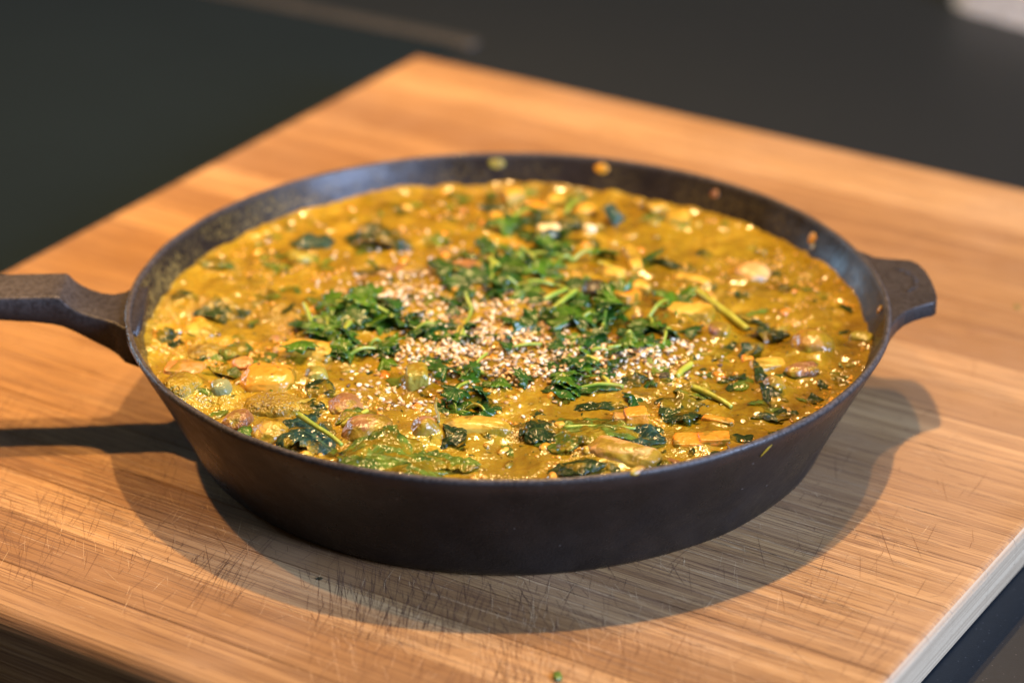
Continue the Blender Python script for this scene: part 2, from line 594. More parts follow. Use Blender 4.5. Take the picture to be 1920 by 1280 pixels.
def stave(y0, y1, first, last):
    def ring(ztop, infl):
        x0, x1 = BX0 + infl, BX1 - infl
        out = []
        r = 0.0036
        for k in range(6):                      # right end, top corner
            t = math.pi / 2 * k / 5
            out.append((x1 - r + r * math.sin(t), ztop - r + r * math.cos(t)))
        out += [(x1, ztop - 0.0090), (x1 - 0.0012, ztop - 0.0104), (x1 - 0.0085, ztop - 0.0170), (x1 - 0.0085, ZB)]
        left = []
        for k in range(6):
            t = math.pi / 2 * k / 5
            left.append((x0 + r - r * math.sin(t), ztop - r + r * math.cos(t)))
        left += [(x0, ztop - 0.0105), (x0 + 0.0015, ztop - 0.0120), (x0 + 0.0085, ztop - 0.0185), (x0 + 0.0085, ZB)]
        top = [(x1 - r + (x0 + r - x1 + r) * k / 8, ztop) for k in range(1, 8)]
        return out[::-1] + top + left
    sl = []
    b = 0.00034
    if first:
        rr = 0.006
        for k in range(6):
            t = math.pi / 2 * k / 5
            sl.append((y0 + rr - rr * math.cos(t), -rr + rr * math.sin(t)))
    else:
        sl += [(y0 + 0.00003, -b), (y0 + b, 0)]
    if last:
        rr = 0.004
        for k in range(6):
            t = math.pi / 2 * k / 5
            sl.append((y1 - rr + rr * math.sin(t), -rr + rr * math.cos(t)))
    else:
        sl += [(y1 - b, 0), (y1 - 0.00003, -b)]
    V, Fc = [], []
    n = None
    for y, z in sl:
        rg = ring(z, 0.0)
        n = len(rg)
        V += [(x, y, zz if zz > ZB + 1e-6 else ZB) for x, zz in rg]
    m = len(sl)
    for i in range(m - 1):
        for j in range(n):
            Fc.append((i * n + j, i * n + (j + 1) % n, (i + 1) * n + (j + 1) % n, (i + 1) * n + j))
    Fc.append(tuple(range(n))[::-1])
    Fc.append(tuple(range((m - 1) * n, m * n)))
    o = mesh_obj('stave', V, Fc, M_WOOD, smooth=False)
    bm = bmesh.new(); bm.from_mesh(o.data); bmesh.ops.recalc_face_normals(bm, faces=bm.faces); bm.to_mesh(o.data); bm.free()
    o.data.materials.append(M_WOODEND)
    for pl in o.data.polygons:
        if abs(pl.normal.x) > 0.55:
            pl.material_index = 1
    o.parent = board
    return o


ys = np.linspace(BY0, BY1, NST + 1)
ys[1:-1] += rng.uniform(-0.003, 0.003, NST - 1)
for i in range(NST):
    stave(ys[i], ys[i + 1], i == 0, i == NST - 1)


def knife_cuts(name, n, mat, lmax, wmax, z, seed, along=False):
    g = np.random.default_rng(seed)
    V, Fc = [], []
    cl = [((g.normal(0.085, 0.045), g.normal(-0.125, 0.022)) if g.random() < 0.45 else (g.normal(0.0, 0.11), g.normal(-0.105, 0.050))) + (g.normal(R(120), R(14)), g.uniform(0.006, 0.022)) for _ in range(52)]
    for _ in range(n):
        # cuts bunch where the knife works, mostly across the grain in front of the pan
        if g.random() < 0.72:
            k0 = cl[g.integers(len(cl))]
            x, y, a = g.normal(k0[0], k0[3]), g.normal(k0[1], k0[3]), g.normal(k0[2], R(5))
        else:
            x, y, a = g.uniform(BX0, BX1), g.uniform(BY0, BY1), g.normal(R(115), R(30))
        if along:
            # open fibres and hairline checks that follow the grain, denser where the board is most used
            a = g.normal(0, R(0.7))
            q0 = g.random()
            x, y = (g.normal(0.115, 0.045), g.normal(-0.06, 0.06)) if q0 < 0.42 else ((g.normal(-0.10, 0.05), g.normal(-0.11, 0.04)) if q0 < 0.75 else (g.uniform(BX0, BX1), g.uniform(BY0, BY1)))
        L = lmax * g.random() ** 2.2 + 0.004
        d = np.array([math.cos(a), math.sin(a)]); nrm = np.array([-d[1], d[0]])
        c = np.array([x, y])
        bend = g.normal(0, 0.012) * L
        wd = wmax * (0.35 + 0.65 * g.random())
        ok = True
        pts = []
        for k, t in enumerate((-1, -0.5, 0, 0.5, 1)):
            q = c + d * t * L / 2 + nrm * bend * (1 - t * t)
            if not (BX0 + 0.006 < q[0] < BX1 - 0.006 and BY0 + 0.008 < q[1] < BY1 - 0.006):
                ok = False
            hw = wd / 2 * (0.05, 0.7, 1, 0.75, 0.05)[k]
            pts.append((q - nrm * hw, q + nrm * hw))
        if not ok:
            continue
        b0 = len(V)
        for a_, b_ in pts:
            V += [(*a_, z), (*b_, z)]
        for k in range(4):
            Fc.append((b0 + 2 * k, b0 + 2 * k + 2, b0 + 2 * k + 3, b0 + 2 * k + 1))
    o = mesh_obj(name, V, Fc, mat, smooth=False)
    o.parent = board
    o['kind'] = 'stuff'
    return o


knife_cuts('dark_knife_cuts', 2300, M_SCR_D, 0.024, 0.00019, 0.00006, 21)
knife_cuts('pale_knife_cuts', 800, M_SCR_L, 0.016, 0.00016, 0.00009, 22)

knife_cuts('grain_checks', 1700, M_SCR_D, 0.060, 0.00024, 0.00003, 23, True)
knife_cuts('pale_fibres', 700, M_SCR_L, 0.050, 0.00022, 0.000045, 24, True)

# ------------------------------------------------------------------ skillet
H = 0.0462
RB, RT = 0.1100, 0.1300
skillet = empty('skillet', (0, 0, 0))
tag(skillet, 'black cast iron skillet filled with yellow curry, handle to the left', 'skillet')
prof = [(0.0, 0.0004), (RB - 0.004, 0.0004), (RB - 0.0015, 0.0009), (RB - 0.0003, 0.0022), (RB + 0.0008, 0.0050)]
for k in range(1, 9):
    t = k / 8
    prof.append((RB + 0.0008 + (RT - RB - 0.0008) * t ** 1.05, 0.0050 + (H - 0.0018 - 0.0050) * t))
for k in range(1, 7):                      # rounded lip
    a = math.pi * k / 7
    prof.append((RT - 0.0012 + 0.0012 * math.cos(a), H - 0.0017 + 0.0017 * math.sin(a)))
prof.append((RT - 0.0026, H - 0.0022))
for k in range(1, 9):
    t = k / 8
    prof.append((RT - 0.0028 - (RT - RB - 0.0008) * t, H - 0.0022 - (H - 0.0022 - 0.008) * t))
prof += [(RB - 0.006, 0.0055), (RB - 0.012, 0.0045), (0.0, 0.0045)]
NS = 220
th = np.linspace(0, 2 * np.pi, NS, endpoint=False)
pr = np.array(prof)
nz = noise3(np.cos(th)[None] * 9, np.sin(th)[None] * 9, pr[:, 1:2] * 60) * 0.00025
rr = pr[:, 0:1] + nz * (pr[:, 0:1] > 0.05)
V = np.stack([rr * np.cos(th), rr * np.sin(th), np.broadcast_to(pr[:, 1:2], rr.shape)], -1)
Vb = V.reshape(-1, 3)
body = mesh_obj('pan_body', Vb, grid_faces(len(prof), NS, True), M_IRON, skillet)
ii = np.repeat(np.arange(len(prof)), NS)
ang = np.tile(np.degrees(th), len(prof))
inner = (ii >= 19).astype(float)
zz = Vb[:, 2]
fl = inner * np.clip(1 - np.abs(zz - 0.0385) / 0.0095, 0, 1) * (0.25 + 0.9 * np.exp(-((ang - 165) / 42) ** 2))
attr(body, 'film', np.clip(fl, 0, 1))
wearb = np.exp(-((zz - H) / 0.0012) ** 2) * 0.75
attr(body, 'wear', wearb)


def loft(name, sections, mat, parent, bevel=0.0009):
    """sections: lists of (x,y,z) rings with equal counts"""
    n = len(sections[0])
    V = [p for s in sections for p in s]
    Fc = []
    for i in range(len(sections) - 1):
        for j in range(n):
            Fc.append((i * n + j, i * n + (j + 1) % n, (i + 1) * n + (j + 1) % n, (i + 1) * n + j))
    Fc.append(tuple(range(n)))
    Fc.append(tuple(range((len(sections) - 1) * n, len(sections) * n))[::-1])
    o = mesh_obj(name, V, Fc, mat, parent, smooth=True)
    bm = bmesh.new(); bm.from_mesh(o.data)
    bmesh.ops.recalc_face_normals(bm, faces=bm.faces)
    bm.to_mesh(o.data); bm.free()
    return o


def rect_ring(x, yb, yf, zt, zb, r=0.0012, draft=0.0015):
    """rounded rectangular section at x: yb back, yf front, zt top, zb bottom"""
    out = []
    for cy, cz, t0 in ((yb - r, zt - r, 0), (yf + r, zt - r, 90), (yf + r + draft, zb + r, 180), (yb - r - draft, zb + r, 270)):
        for k in range(4):
            t = R(t0 + 30 * k)
            out.append((x, cy + r * math.cos(t), cz + r * math.sin(t)))
    return out


# handle: thick flat grip that steps down to a narrow neck and flares into the rim
secs = []
for x, yb, yf, zt, zb in (
        (-0.330, -0.001, -0.030, H + 0.0062, H - 0.0015),
        (-0.325, 0.000, -0.028, H + 0.0068, H - 0.0022),
        (-0.250, 0.001, -0.022, H + 0.0066, H - 0.0024),
        (-0.182, 0.0030, -0.0165, H + 0.0064, H - 0.0026),
        (-0.172, 0.0036, -0.0160, H + 0.0064, H - 0.0030),
        (-0.1600, 0.0044, -0.0154, H + 0.0064, H - 0.0040),
        (-0.1540, 0.0048, -0.0150, H + 0.0063, H - 0.0050),
        (-0.1510, 0.0050, -0.0150, H + 0.0062, H - 0.0057),
        (-0.1500, 0.0050, -0.0151, H + 0.0056, H - 0.0060),
        (-0.1482, 0.0048, -0.0152, H + 0.0036, H - 0.0068),
        (-0.1460, 0.0046, -0.0154, H + 0.0020, H - 0.0078),
        (-0.1430, 0.0042, -0.0157, H + 0.0006, H - 0.0094),
        (-0.1390, 0.0038, -0.0162, H - 0.0006, H - 0.0115),
        (-0.1350, 0.0040, -0.0172, H - 0.0012, H - 0.0132),
        (-0.1318, 0.0060, -0.0190, H - 0.0014, H - 0.0146),
        (-0.1290, 0.0096, -0.0222, H - 0.0015, H - 0.0158),
        (-0.1240, 0.0120, -0.0246, H - 0.0018, H - 0.0165)):
    secs.append(rect_ring(x, yb, yf, zt, zb))
hd_o = loft('handle', secs, M_IRON, skillet)
attr(hd_o, 'film', np.zeros(len(hd_o.data.vertices)))
hz = np.array([v.co.z for v in hd_o.data.vertices]).reshape(len(secs), -1)
wv = (hz > hz.max(axis=1, keepdims=True) - 0.0013) * np.linspace(0.75, 0.25, len(secs))[:, None]
attr(hd_o, 'wear', wv.ravel())

# helper lug opposite the handle
lug_pts = [(0.1222, 0.0415), (0.1262, 0.0378), (0.1292, 0.0340), (0.1330, 0.0328), (0.1375, 0.0322), (0.1418, 0.0312), (0.1442, 0.0280), (0.1458, 0.0225), (0.1467, 0.0150),
           (0.1470, 0.0070), (0.1468, 0.0015), (0.1462, -0.0020), (0.1448, -0.0036), (0.1420, -0.0050), (0.1380, -0.0076), (0.1342, -0.0110), (0.1312, -0.0155), (0.1290, -0.0200), (0.1268, -0.0255), (0.1270, -0.0200), (0.1285, -0.0080), (0.1288, 0.0060), (0.1278, 0.0180), (0.1256, 0.0300)]
lug = plate('helper_lug', lug_pts, H - 0.0062, H - 0.0010, M_IRON, skillet, bev=0.0006, seg=2)
attr(lug, 'film', np.zeros(len(lug.data.vertices)))
attr(lug, 'wear', np.where(np.array([v.co.z for v in lug.data.vertices]) > H - 0.0017, 0.3, 0.0))
# worn cast mark on the lug: a shallow arc of small raised strokes
V, Fc = [], []
for k in range(9):
    t = R(-50 + 15 * k)
    cx_, cy_ = 0.1330 + 0.0078 * math.cos(t), 0.0135 + 0.0105 * math.sin(t)
    v, f = tube(smooth_path([(cx_ - 0.0010, cy_ - 0.0006 * math.cos(k), H - 0.00095), (cx_, cy_ + 0.0005 * math.sin(3 * k), H - 0.0008), (cx_ + 0.0010, cy_ + 0.0007 * math.cos(2 * k), H - 0.00095)], 5), 0.00038, 6)
    b0 = len(V); V += v.tolist(); Fc += [[b0 + i for i in g] for g in f]
mk = mesh_obj('cast_mark', V, Fc, M_IRON, skillet)
mk['kind'] = 'stuff'
attr(mk, 'film', np.zeros(len(V))); attr(mk, 'wear', np.full(len(V), 0.3))

# ------------------------------------------------------------------ curry: lumps first (the sauce climbs round them)
LEVEL = 0.0351
CH = []      # name, label, category, group, (x,y) mm, lx, ly mm, proud mm, rot deg, boxiness, material
CH += [
('potato_chunk','smooth glossy orange potato chunk at the left with a bright highlight','vegetable',None,(-77.88, -46.06),21,19,6.6,5,0.15,'potato'),
('mushroom_piece','long yellow sauce covered mushroom piece just below the left coriander pile','mushroom',None,(-67.75, -23.99),24,13,4.8,-6,0.1,'yellow'),
('onion_petal','shiny purple onion tip poking up left of the coriander pile','onion',None,(-77.63, -16.25),6,8,3.6,70,0.1,'onion'),
('mushroom_piece','brown foam speckled mushroom mound at the front left, behind the bigger brown one','mushroom',None,(-52.71, -66.39),14,15,5.6,0,0.05,'mush'),
('mushroom_piece','large brown mushroom lump at the front beside the stemmed leaf','mushroom',None,(-43.28, -84.60),20,17,7.6,8,0.1,'mush'),
('onion_wedge','upright brown onion wedge with a shiny purple side at the front','onion',None,(-25.79, -81.86),11.5,10,6.4,14,0.08,'onion'),
('yellow_vegetable','rounded yellow vegetable dome against the front left rim','vegetable',None,(-74.55, -84.55),14,15,6.2,10,0.05,'foam'),
('mushroom_piece','small brown lump by the front left rim, left of the yellow dome','mushroom',None,(-85.25, -75.57),11,13,5.6,-20,0.05,'mush'),
('foamy_vegetable','long low foam covered lump between the potato and the front left rim','vegetable',None,(-73.93, -63.41),27,15,5.0,-8,0.1,'foam'),
('mushroom_piece','pale yellow mushroom stem lying under the front edge of the sesame','mushroom',None,(-9.91, -78.56),27,10,4.8,-2,0.2,'yellow'),
('mushroom_slice','large tan curved mushroom slice near the front right rim','mushroom',None,(35.09, -99.04),30,13,6.0,-24,0.2,'mushpale'),
('mushroom_tip','dark brown end of a mushroom by the front right rim','mushroom',None,(50.90, -102.37),6,9,2.8,60,0.1,'mush'),
('brown_mushroom_cap','round speckled brown mushroom cap close to the right wall','mushroom',None,(102.04, -22.21),17,16,6.2,0,0.05,'browncap'),
('mushroom_piece','pale round mushroom lump in the smooth sauce at the back right','mushroom',None,(87.06, 38.88),15,15,4.0,0,0.05,'mushpale'),
('yellow_vegetable','flat yellow vegetable slab right of the orange carrot chunk','vegetable',None,(62.95, 7.04),19,14,3.4,-12,0.4,'yellow'),
('mushroom_piece','upright glossy mushroom bit with a white glint at the right','mushroom',None,(86.59, -51.27),8,9,4.6,20,0.1,'onion'),
('mushroom_piece','dark brown mushroom strip below the speckled cap at the right','mushroom',None,(96.97, -39.66),14,8,3.0,14,0.2,'mush'),
('yellow_cube','bright yellow cube at the back of the pan under the dirty spot on the wall','vegetable',None,(1.81, 103.71),9,9,6.5,20,0.8,'yellow'),
('yellow_cube','small yellow cube at the back, right of the tallest yellow cube','vegetable',None,(18.47, 100.90),8,8,5.0,-15,0.7,'yellow'),
('yellow_cube','yellow lump between green leaves at the back, left of the upright dark leaf','vegetable',None,(28.91, 92.75),9,9,4.4,5,0.5,'yellow'),
('yellow_cube','yellow cube standing at the back right of the upright dark leaf','vegetable',None,(54.92, 95.43),9,9,5.6,35,0.7,'yellow'),
('yellow_cube','rightmost yellow cube along the back edge of the curry','vegetable',None,(63.18, 85.67),10,9,4.6,-10,0.7,'yellow'),
('yellow_cube','low yellow cube at the back just below the tallest yellow cube','vegetable',None,(-2.56, 88.09),10,9,2.8,0,0.5,'yellow'),
('white_vegetable_chunk','cream white vegetable chunk at the back behind the coriander','vegetable',None,(15.09, 71.97),9.5,10,5.0,12,0.5,'white'),
('pale_onion_bit','tiny white onion bit right of the cream white chunk','onion',None,(30.04, 75.36),4.5,4.5,3.4,30,0.3,'white'),
('purple_onion_piece','purple grey onion piece with a blue glint right of the sesame','onion',None,(71.86, -9.86),9,10,4.4,-12,0.2,'onion'),
('dark_mushroom','dark wrinkled mushroom among the coriander left of the orange carrot','mushroom',None,(30.75, 18.37),11,11,4.2,0,0.1,'dark'),
('pink_onion_piece','pinkish flat onion piece near the left rim above the green rind','onion',None,(-106.41, -38.99),15,12,3.4,-8,0.4,'pink'),
('pink_onion_piece','small pinkish lump just left of the glossy orange potato','onion',None,(-87.62, -34.73),8,10,3.2,20,0.2,'pink'),
('mushroom_piece','brown mushroom strip under the sesame at the back of the heap','mushroom',None,(-15.33, 41.78),15,10,3.4,20,0.2,'mush'),
('mushroom_piece','pinkish brown mushroom strip at the back left of the sesame heap','mushroom',None,(-34.59, 38.15),16,9,3.0,15,0.2,'mush'),
('carrot_cube','orange carrot cube standing in the sauce at the front right','carrot',None,(40.60, -73.92),8.5,8,4.6,6,0.9,'carrot'),
('carrot_bit','pale orange carrot bit stuck to the left of the carrot cube','carrot',None,(35.72, -73.83),5.5,6,3.2,-10,0.6,'mushpale'),
('carrot_slab','orange carrot slab near the front right rim','carrot',None,(64.83, -86.06),12,8.5,3.0,4,0.7,'carrot'),
('carrot_slab','orange carrot slab sunk left of the brighter slab by the front right rim','carrot',None,(56.93, -86.75),12,9,2.2,-3,0.5,'carrot'),
('carrot_bit','small carrot bit touching the front right rim','carrot',None,(71.71, -92.63),7,6,2.0,10,0.6,'carrot'),
('carrot_chunk','bright orange carrot chunk right of the dark mushroom','carrot',None,(40.24, 14.47),10.5,11,4.4,-35,0.6,'carrot'),
('carrot_bit','small round orange carrot bit under a coriander tip at the right','carrot',None,(79.70, -29.79),5,5,3.0,0,0.3,'carrot'),
('carrot_strip','thin orange carrot strip half sunk above the carrot slabs','carrot',None,(66.80, -72.70),12,4,1.8,-26,0.6,'carrot'),
('carrot_bit','orange carrot bit at the back below the two yellow cubes','carrot',None,(10.21, 96.12),12,9,3.0,0,0.4,'carrot'),
('courgette_slice','green rinded courgette slice covered in foam at the left rim','courgette',None,(-105.29, -54.81),13,17,5.6,-30,0.1,'foam'),
('green_bean_piece','shiny grey green bean dome between the courgette and the potato','bean',None,(-92.96, -55.58),9,10,5.6,0,0.05,'greygreen'),
('green_vegetable','olive green rounded piece behind the dark leaf right of the potato','vegetable',None,(-62.95, -42.60),9,10,4.2,10,0.1,'olive'),
('olive_strip','olive vegetable strip with a dark underside right of the potato','vegetable',None,(-63.88, -64.60),10,7,4.0,4,0.4,'olive'),
('bean_tube','short pale green hollow tube standing at the front of the sesame','bean',None,(-29.59, -46.94),9,12,7.0,4,0.35,'olive'),
('green_vegetable','pale green round piece at the back left behind the curved leaf','vegetable',None,(-75.12, 53.36),9,12,3.4,30,0.1,'olive'),
('yellow_strip','yellow vegetable strip at the back right of the coriander heap','vegetable',None,(44.99, 48.16),5.5,18,3.6,8,0.5,'yellow'),
('yellow_strip','yellow strip lying in the smooth sauce above the bean stalk','vegetable',None,(65.50, 32.93),16,6,2.6,-32,0.4,'yellow'),
('yellow_strip','short yellow strip above the orange carrot chunk','vegetable',None,(47.23, 25.42),8,8,3.6,-20,0.5,'yellow'),
('yellow_strip','yellow piece below the bluish leaf tip at the back right','vegetable',None,(36.35, 35.77),12,8,3.0,-30,0.4,'yellow'),
('pepper_bit','small dark red pepper bit at the right end of the sesame','pepper',None,(51.36, -43.10),4,4,2.2,0,0.3,'dark'),
('mushroom_piece','brown lump deep in the sauce below the tan mushroom slice','mushroom',None,(22.02, -96.27),12,9,1.0,0,0.1,'mush'),
('pea','round yellow pea at the left end of the green stalk','pea',None,(16.50, -78.95),5.5,5.5,3.0,0,0.0,'yellow'),
('green_vegetable','greenish soft piece against the right wall of the pan','vegetable',None,(119.16, -15.30),8,9,3.4,60,0.2,'olive'),
('yellow_vegetable','yellow lump left of the round brown cap','vegetable',None,(86.12, -33.37),15,9,3.0,10,0.2,'yellow'),
('foamy_vegetable','foamy low lump near the left wall below the dark leaf','vegetable',None,(-101.21, -23.12),16,15,2.6,0,0.1,'foam'),
('yellow_vegetable','low yellow lump at the left below the long dark leaf','vegetable',None,(-105.27, -6.71),15,13,2.4,0,0.1,'yellow'),
('foamy_vegetable','foamy ridge right of the brown onion wedge','vegetable',None,(-57.69, -103.69),22,9,1.6,-16,0.1,'foam'),
]


def base_height(x, y):
    r = np.hypot(x, y)
    h = LEVEL + 0.0013 * noise3(x * 38, y * 38, 0.3) + 0.0008 * noise3(x * 90, y * 90, 4.7) + 0.00055 * noise3(x * 200, y * 200, 8.1)
    h = h + 0.00026 * noise3(x * 480, y * 520, 2.2)
    h = h + 0.0032 * np.exp(-((x - 0.0) ** 2 + (y - 0.004) ** 2) / 0.052 ** 2)       # gentle mound in the middle
    h = h + 0.0009 * np.clip((r - 0.117) / 0.006, 0, 1) ** 2 + 0.0012 * np.exp(-((r - 0.112) / 0.02) ** 2) * (y < 0)
    return h


CR = [(c[4][0] / 1000, c[4][1] / 1000, c[5] / 2000, c[6] / 2000, c[7] / 1000, R(c[8])) for c in CH]


def surf(x, y):
    x = np.asarray(x, float); y = np.asarray(y, float)
    h = base_height(x, y)
    for cx, cy, ax, ay, p, a in CR:
        dx, dy = x - cx, y - cy
        u = (dx * math.cos(a) + dy * math.sin(a)) / (ax + 0.0008)
        v = (-dx * math.sin(a) + dy * math.cos(a)) / (ay + 0.0008)
        d2 = u * u + v * v
        h = h + p * 0.42 * np.exp(-(d2 ** 1.6) * 0.75)
    return h


N = 600
gx = np.linspace(-0.1252, 0.1252, N)
X, Y = np.meshgrid(gx, gx, indexing='ij')
Z = surf(X, Y)
RR = np.hypot(X, Y)
keep = RR < 0.1246
fa = grid_faces(N, N)
fk = fa[keep.ravel()[fa].all(1)]
used = np.unique(fk)
remap = -np.ones(N * N, int); remap[used] = np.arange(len(used))
SV = np.stack([X, Y, Z], -1).reshape(-1, 3)[used]
sauce = mesh_obj('curry_sauce', SV, remap[fk][:, ::-1], M_SAUCE)
if sauce.data.polygons[0].normal.z < 0:
    sauce.data.flip_normals()
fx, fy = SV[:, 0], SV[:, 1]
fm = 0.36 + 0.75 * noise3(fx * 42, fy * 42, 7.7) + 0.35 * noise3(fx * 120, fy * 120, 1.7) - 5.5 * (fx - 0.01) - 3.5 * (fy + 0.02)
attr(sauce, 'foam', np.clip(fm, 0, 1))
tag(sauce, 'thick glossy yellow curry sauce filling the skillet', 'curry sauce')

_ico = bmesh.new(); bmesh.ops.create_icosphere(_ico, subdivisions=5, radius=1.0)
_ico.verts.ensure_lookup_table()
IV = np.array([v.co[:] for v in _ico.verts]); IF = [[v.index for v in f.verts] for f in _ico.faces]; _ico.free()
_ico = bmesh.new(); bmesh.ops.create_icosphere(_ico, subdivisions=2, radius=1.0)
IV2 = np.array([v.co[:] for v in _ico.verts]); IF2 = [[v.index for v in f.verts] for f in _ico.faces]; _ico.free()


def lump(name, label, cat, group, xy, lx, ly, proud, rot, box, mk, seed):
    v = IV.copy()
    e = 1.0 / (1.0 + box * 1.6)
    v = np.sign(v) * np.abs(v) ** e if box > 0 else v
    if box > 0:
        v /= np.max(np.abs(v), axis=1, keepdims=True) ** (0.75 * min(1, box)) * 1.0
        v *= 0.86
    s = seed * 13.7
    v = v * (1 + 0.13 * noise3(v[:, 0] * 1.3 + s, v[:, 1] * 1.3, v[:, 2] * 1.3)[:, None] * (1 - 0.6 * box) + 0.045 * noise3(v[:, 0] * 4 + s, v[:, 1] * 4, v[:, 2] * 4)[:, None]
             + 0.014 * noise3(v[:, 0] * 11 + s, v[:, 1] * 11, v[:, 2] * 11)[:, None])
    lz = max(proud * 1.9, min(lx, ly) * 0.62)
    v = v * np.array([lx, ly, lz]) / 2000
    # gentle bend along the length for long pieces
    if lx > 1.9 * ly:
        v[:, 2] += -0.10 * (v[:, 0] / (lx / 2000)) ** 2 * lz / 1000
        v[:, 1] += 0.16 * (v[:, 0] / (lx / 2000)) ** 2 * ly / 1000 * (1 if seed % 2 else -1)
    tl = noise3(seed * 3.3, 0.5, 0.5) * 0.22
    v = v @ np.array(Matrix.Rotation(tl, 3, 'X')).T
    v = v @ np.array(Matrix.Rotation(R(rot), 3, 'Z')).T
    x, y = xy[0] / 1000, xy[1] / 1000
    zc = float(base_height(x, y)) + proud / 1000 - v[:, 2].max()
    o = mesh_obj(name, v, IF, F[mk])
    o.location = (x, y, zc)
    tag(o, label, cat, group)
    return o


for i, c in enumerate(CH):
    lump(*c, seed=i + 1)

# ------------------------------------------------------------------ leaves
def sheet_to_obj(name, P, nu, nv, vein, mat, parent=None, thick=0.0003):
    """two-sided thin solid from a grid of points"""
    P = P.reshape(nu, nv, 3)
    du = np.gradient(P, axis=0); dv = np.gradient(P, axis=1)
    nrm = np.cross(du, dv); nrm /= np.linalg.norm(nrm, axis=-1, keepdims=True) + 1e-12
    nrm *= np.where(nrm[..., 2:3].mean() < 0, -1, 1)
    top, bot = P + nrm * thick / 2, P - nrm * thick / 2
    V = np.vstack([top.reshape(-1, 3), bot.reshape(-1, 3)])
    f = grid_faces(nu, nv); m = nu * nv
    ring = [i * nv for i in range(nu)] + [(nu - 1) * nv + j for j in range(1, nv)] + [i * nv + nv - 1 for i in range(nu - 2, -1, -1)] + [j for j in range(nv - 2, 0, -1)]
    Fc = f.tolist() + (f[:, ::-1] + m).tolist() + [[a, a + m, b + m, b] for a, b in zip(ring, ring[1:] + ring[:1])]
    c = V.mean(0)
    o = mesh_obj(name, V, Fc, mat, parent, loc=c)
    attr(o, 'vein', np.concatenate([vein.ravel(), vein.ravel()]))
    return o


def blade(name, xy, L, W, rot, style, mat, seed, amp=1.6, arch=0.0, lift=0.5, tilt=0.0, parent=None):
    """wilted leaf lying on the curry; sizes in mm"""
    nu, nv = 44, 25
    u = np.linspace(0, 1, nu)[:, None]; v = np.linspace(-1, 1, nv)[None]
    if style == 'strip':
        wd = (np.sin(np.pi * np.clip(u, 0.02, 0.98)) ** 0.35) * (0.8 + 0.3 * noise3(u * 5, seed, 0.5))
    elif style == 'torn':
        wd = np.sin(np.pi * (0.03 + 0.94 * u)) ** 0.8 * (0.9 + 0.45 * noise3(u * 4.5 + seed, seed * 2.1, 0.5))
    else:
        wd = np.sin(np.pi * (0.02 + 0.95 * u) ** 0.85) ** 0.8
    edge = 1 + 0.28 * noise3(u * 8 + seed, np.sign(v) * 3 + seed, 0.5) + 0.15 * noise3(u * 16 + seed, np.sign(v) * 5 + seed, 2.5) + 0.07 * noise3(u * 30 + seed, np.sign(v) * 7, 0.5)
    x = (u - 0.5) * L * (1 + 0.12 * noise3(v * 2.2 + seed, seed * 1.3, 0.5)) + 0.10 * L * noise3(v * 1.2 + seed, 4.4, seed * 0.7)
    y = v * wd * edge * W / 2
    s = seed * 7.31
    z = amp * (noise3(x * 0.10 + s, y * 0.16, 0.5) + 0.55 * noise3(x * 0.28 + s, y * 0.32, 3.5) + 0.22 * noise3(x * 0.7 + s, y * 0.7, 6.5))
    z = z + arch * (1 - (2 * u - 1) ** 2) + tilt * v * W / 2 - 0.10 * W * (np.abs(v) ** 2) * 0.25
    y = y + 0.5 * amp * noise3(x * 0.09 + s, 0.3, 9.5)
    a = R(rot)
    wx = xy[0] + x * math.cos(a) - y * math.sin(a)
    wy = xy[1] + x * math.sin(a) + y * math.cos(a)
    wz = surf(wx / 1000, wy / 1000) * 1000 + lift * 0.55 + z
    vein = np.clip(1 - np.abs(v) / 0.07, 0, 1) + 0.6 * np.clip(1 - np.abs(((u * 6 - np.abs(v) * 1.3) % 1) - 0.5) / 0.10, 0, 1) * (np.abs(v) < 0.9)
    vein = np.clip(np.broadcast_to(vein, x.shape), 0, 1)
    P = np.stack([wx, wy, wz], -1) / 1000
    return sheet_to_obj(name, P, nu, nv, vein, mat, parent)


def stalk_path(p0, p1, sag, seed, n=18):
    p0, p1 = np.array(p0, float), np.array(p1, float)
    t = np.linspace(0, 1, n)[:, None]
    p = p0 + (p1 - p0) * t
    p[:, 2:3] += sag * np.sin(np.pi * t)
    p[:, 0:1] += 0.5 * noise3(t * 2.5, seed, 0.4)
    return p / 1000


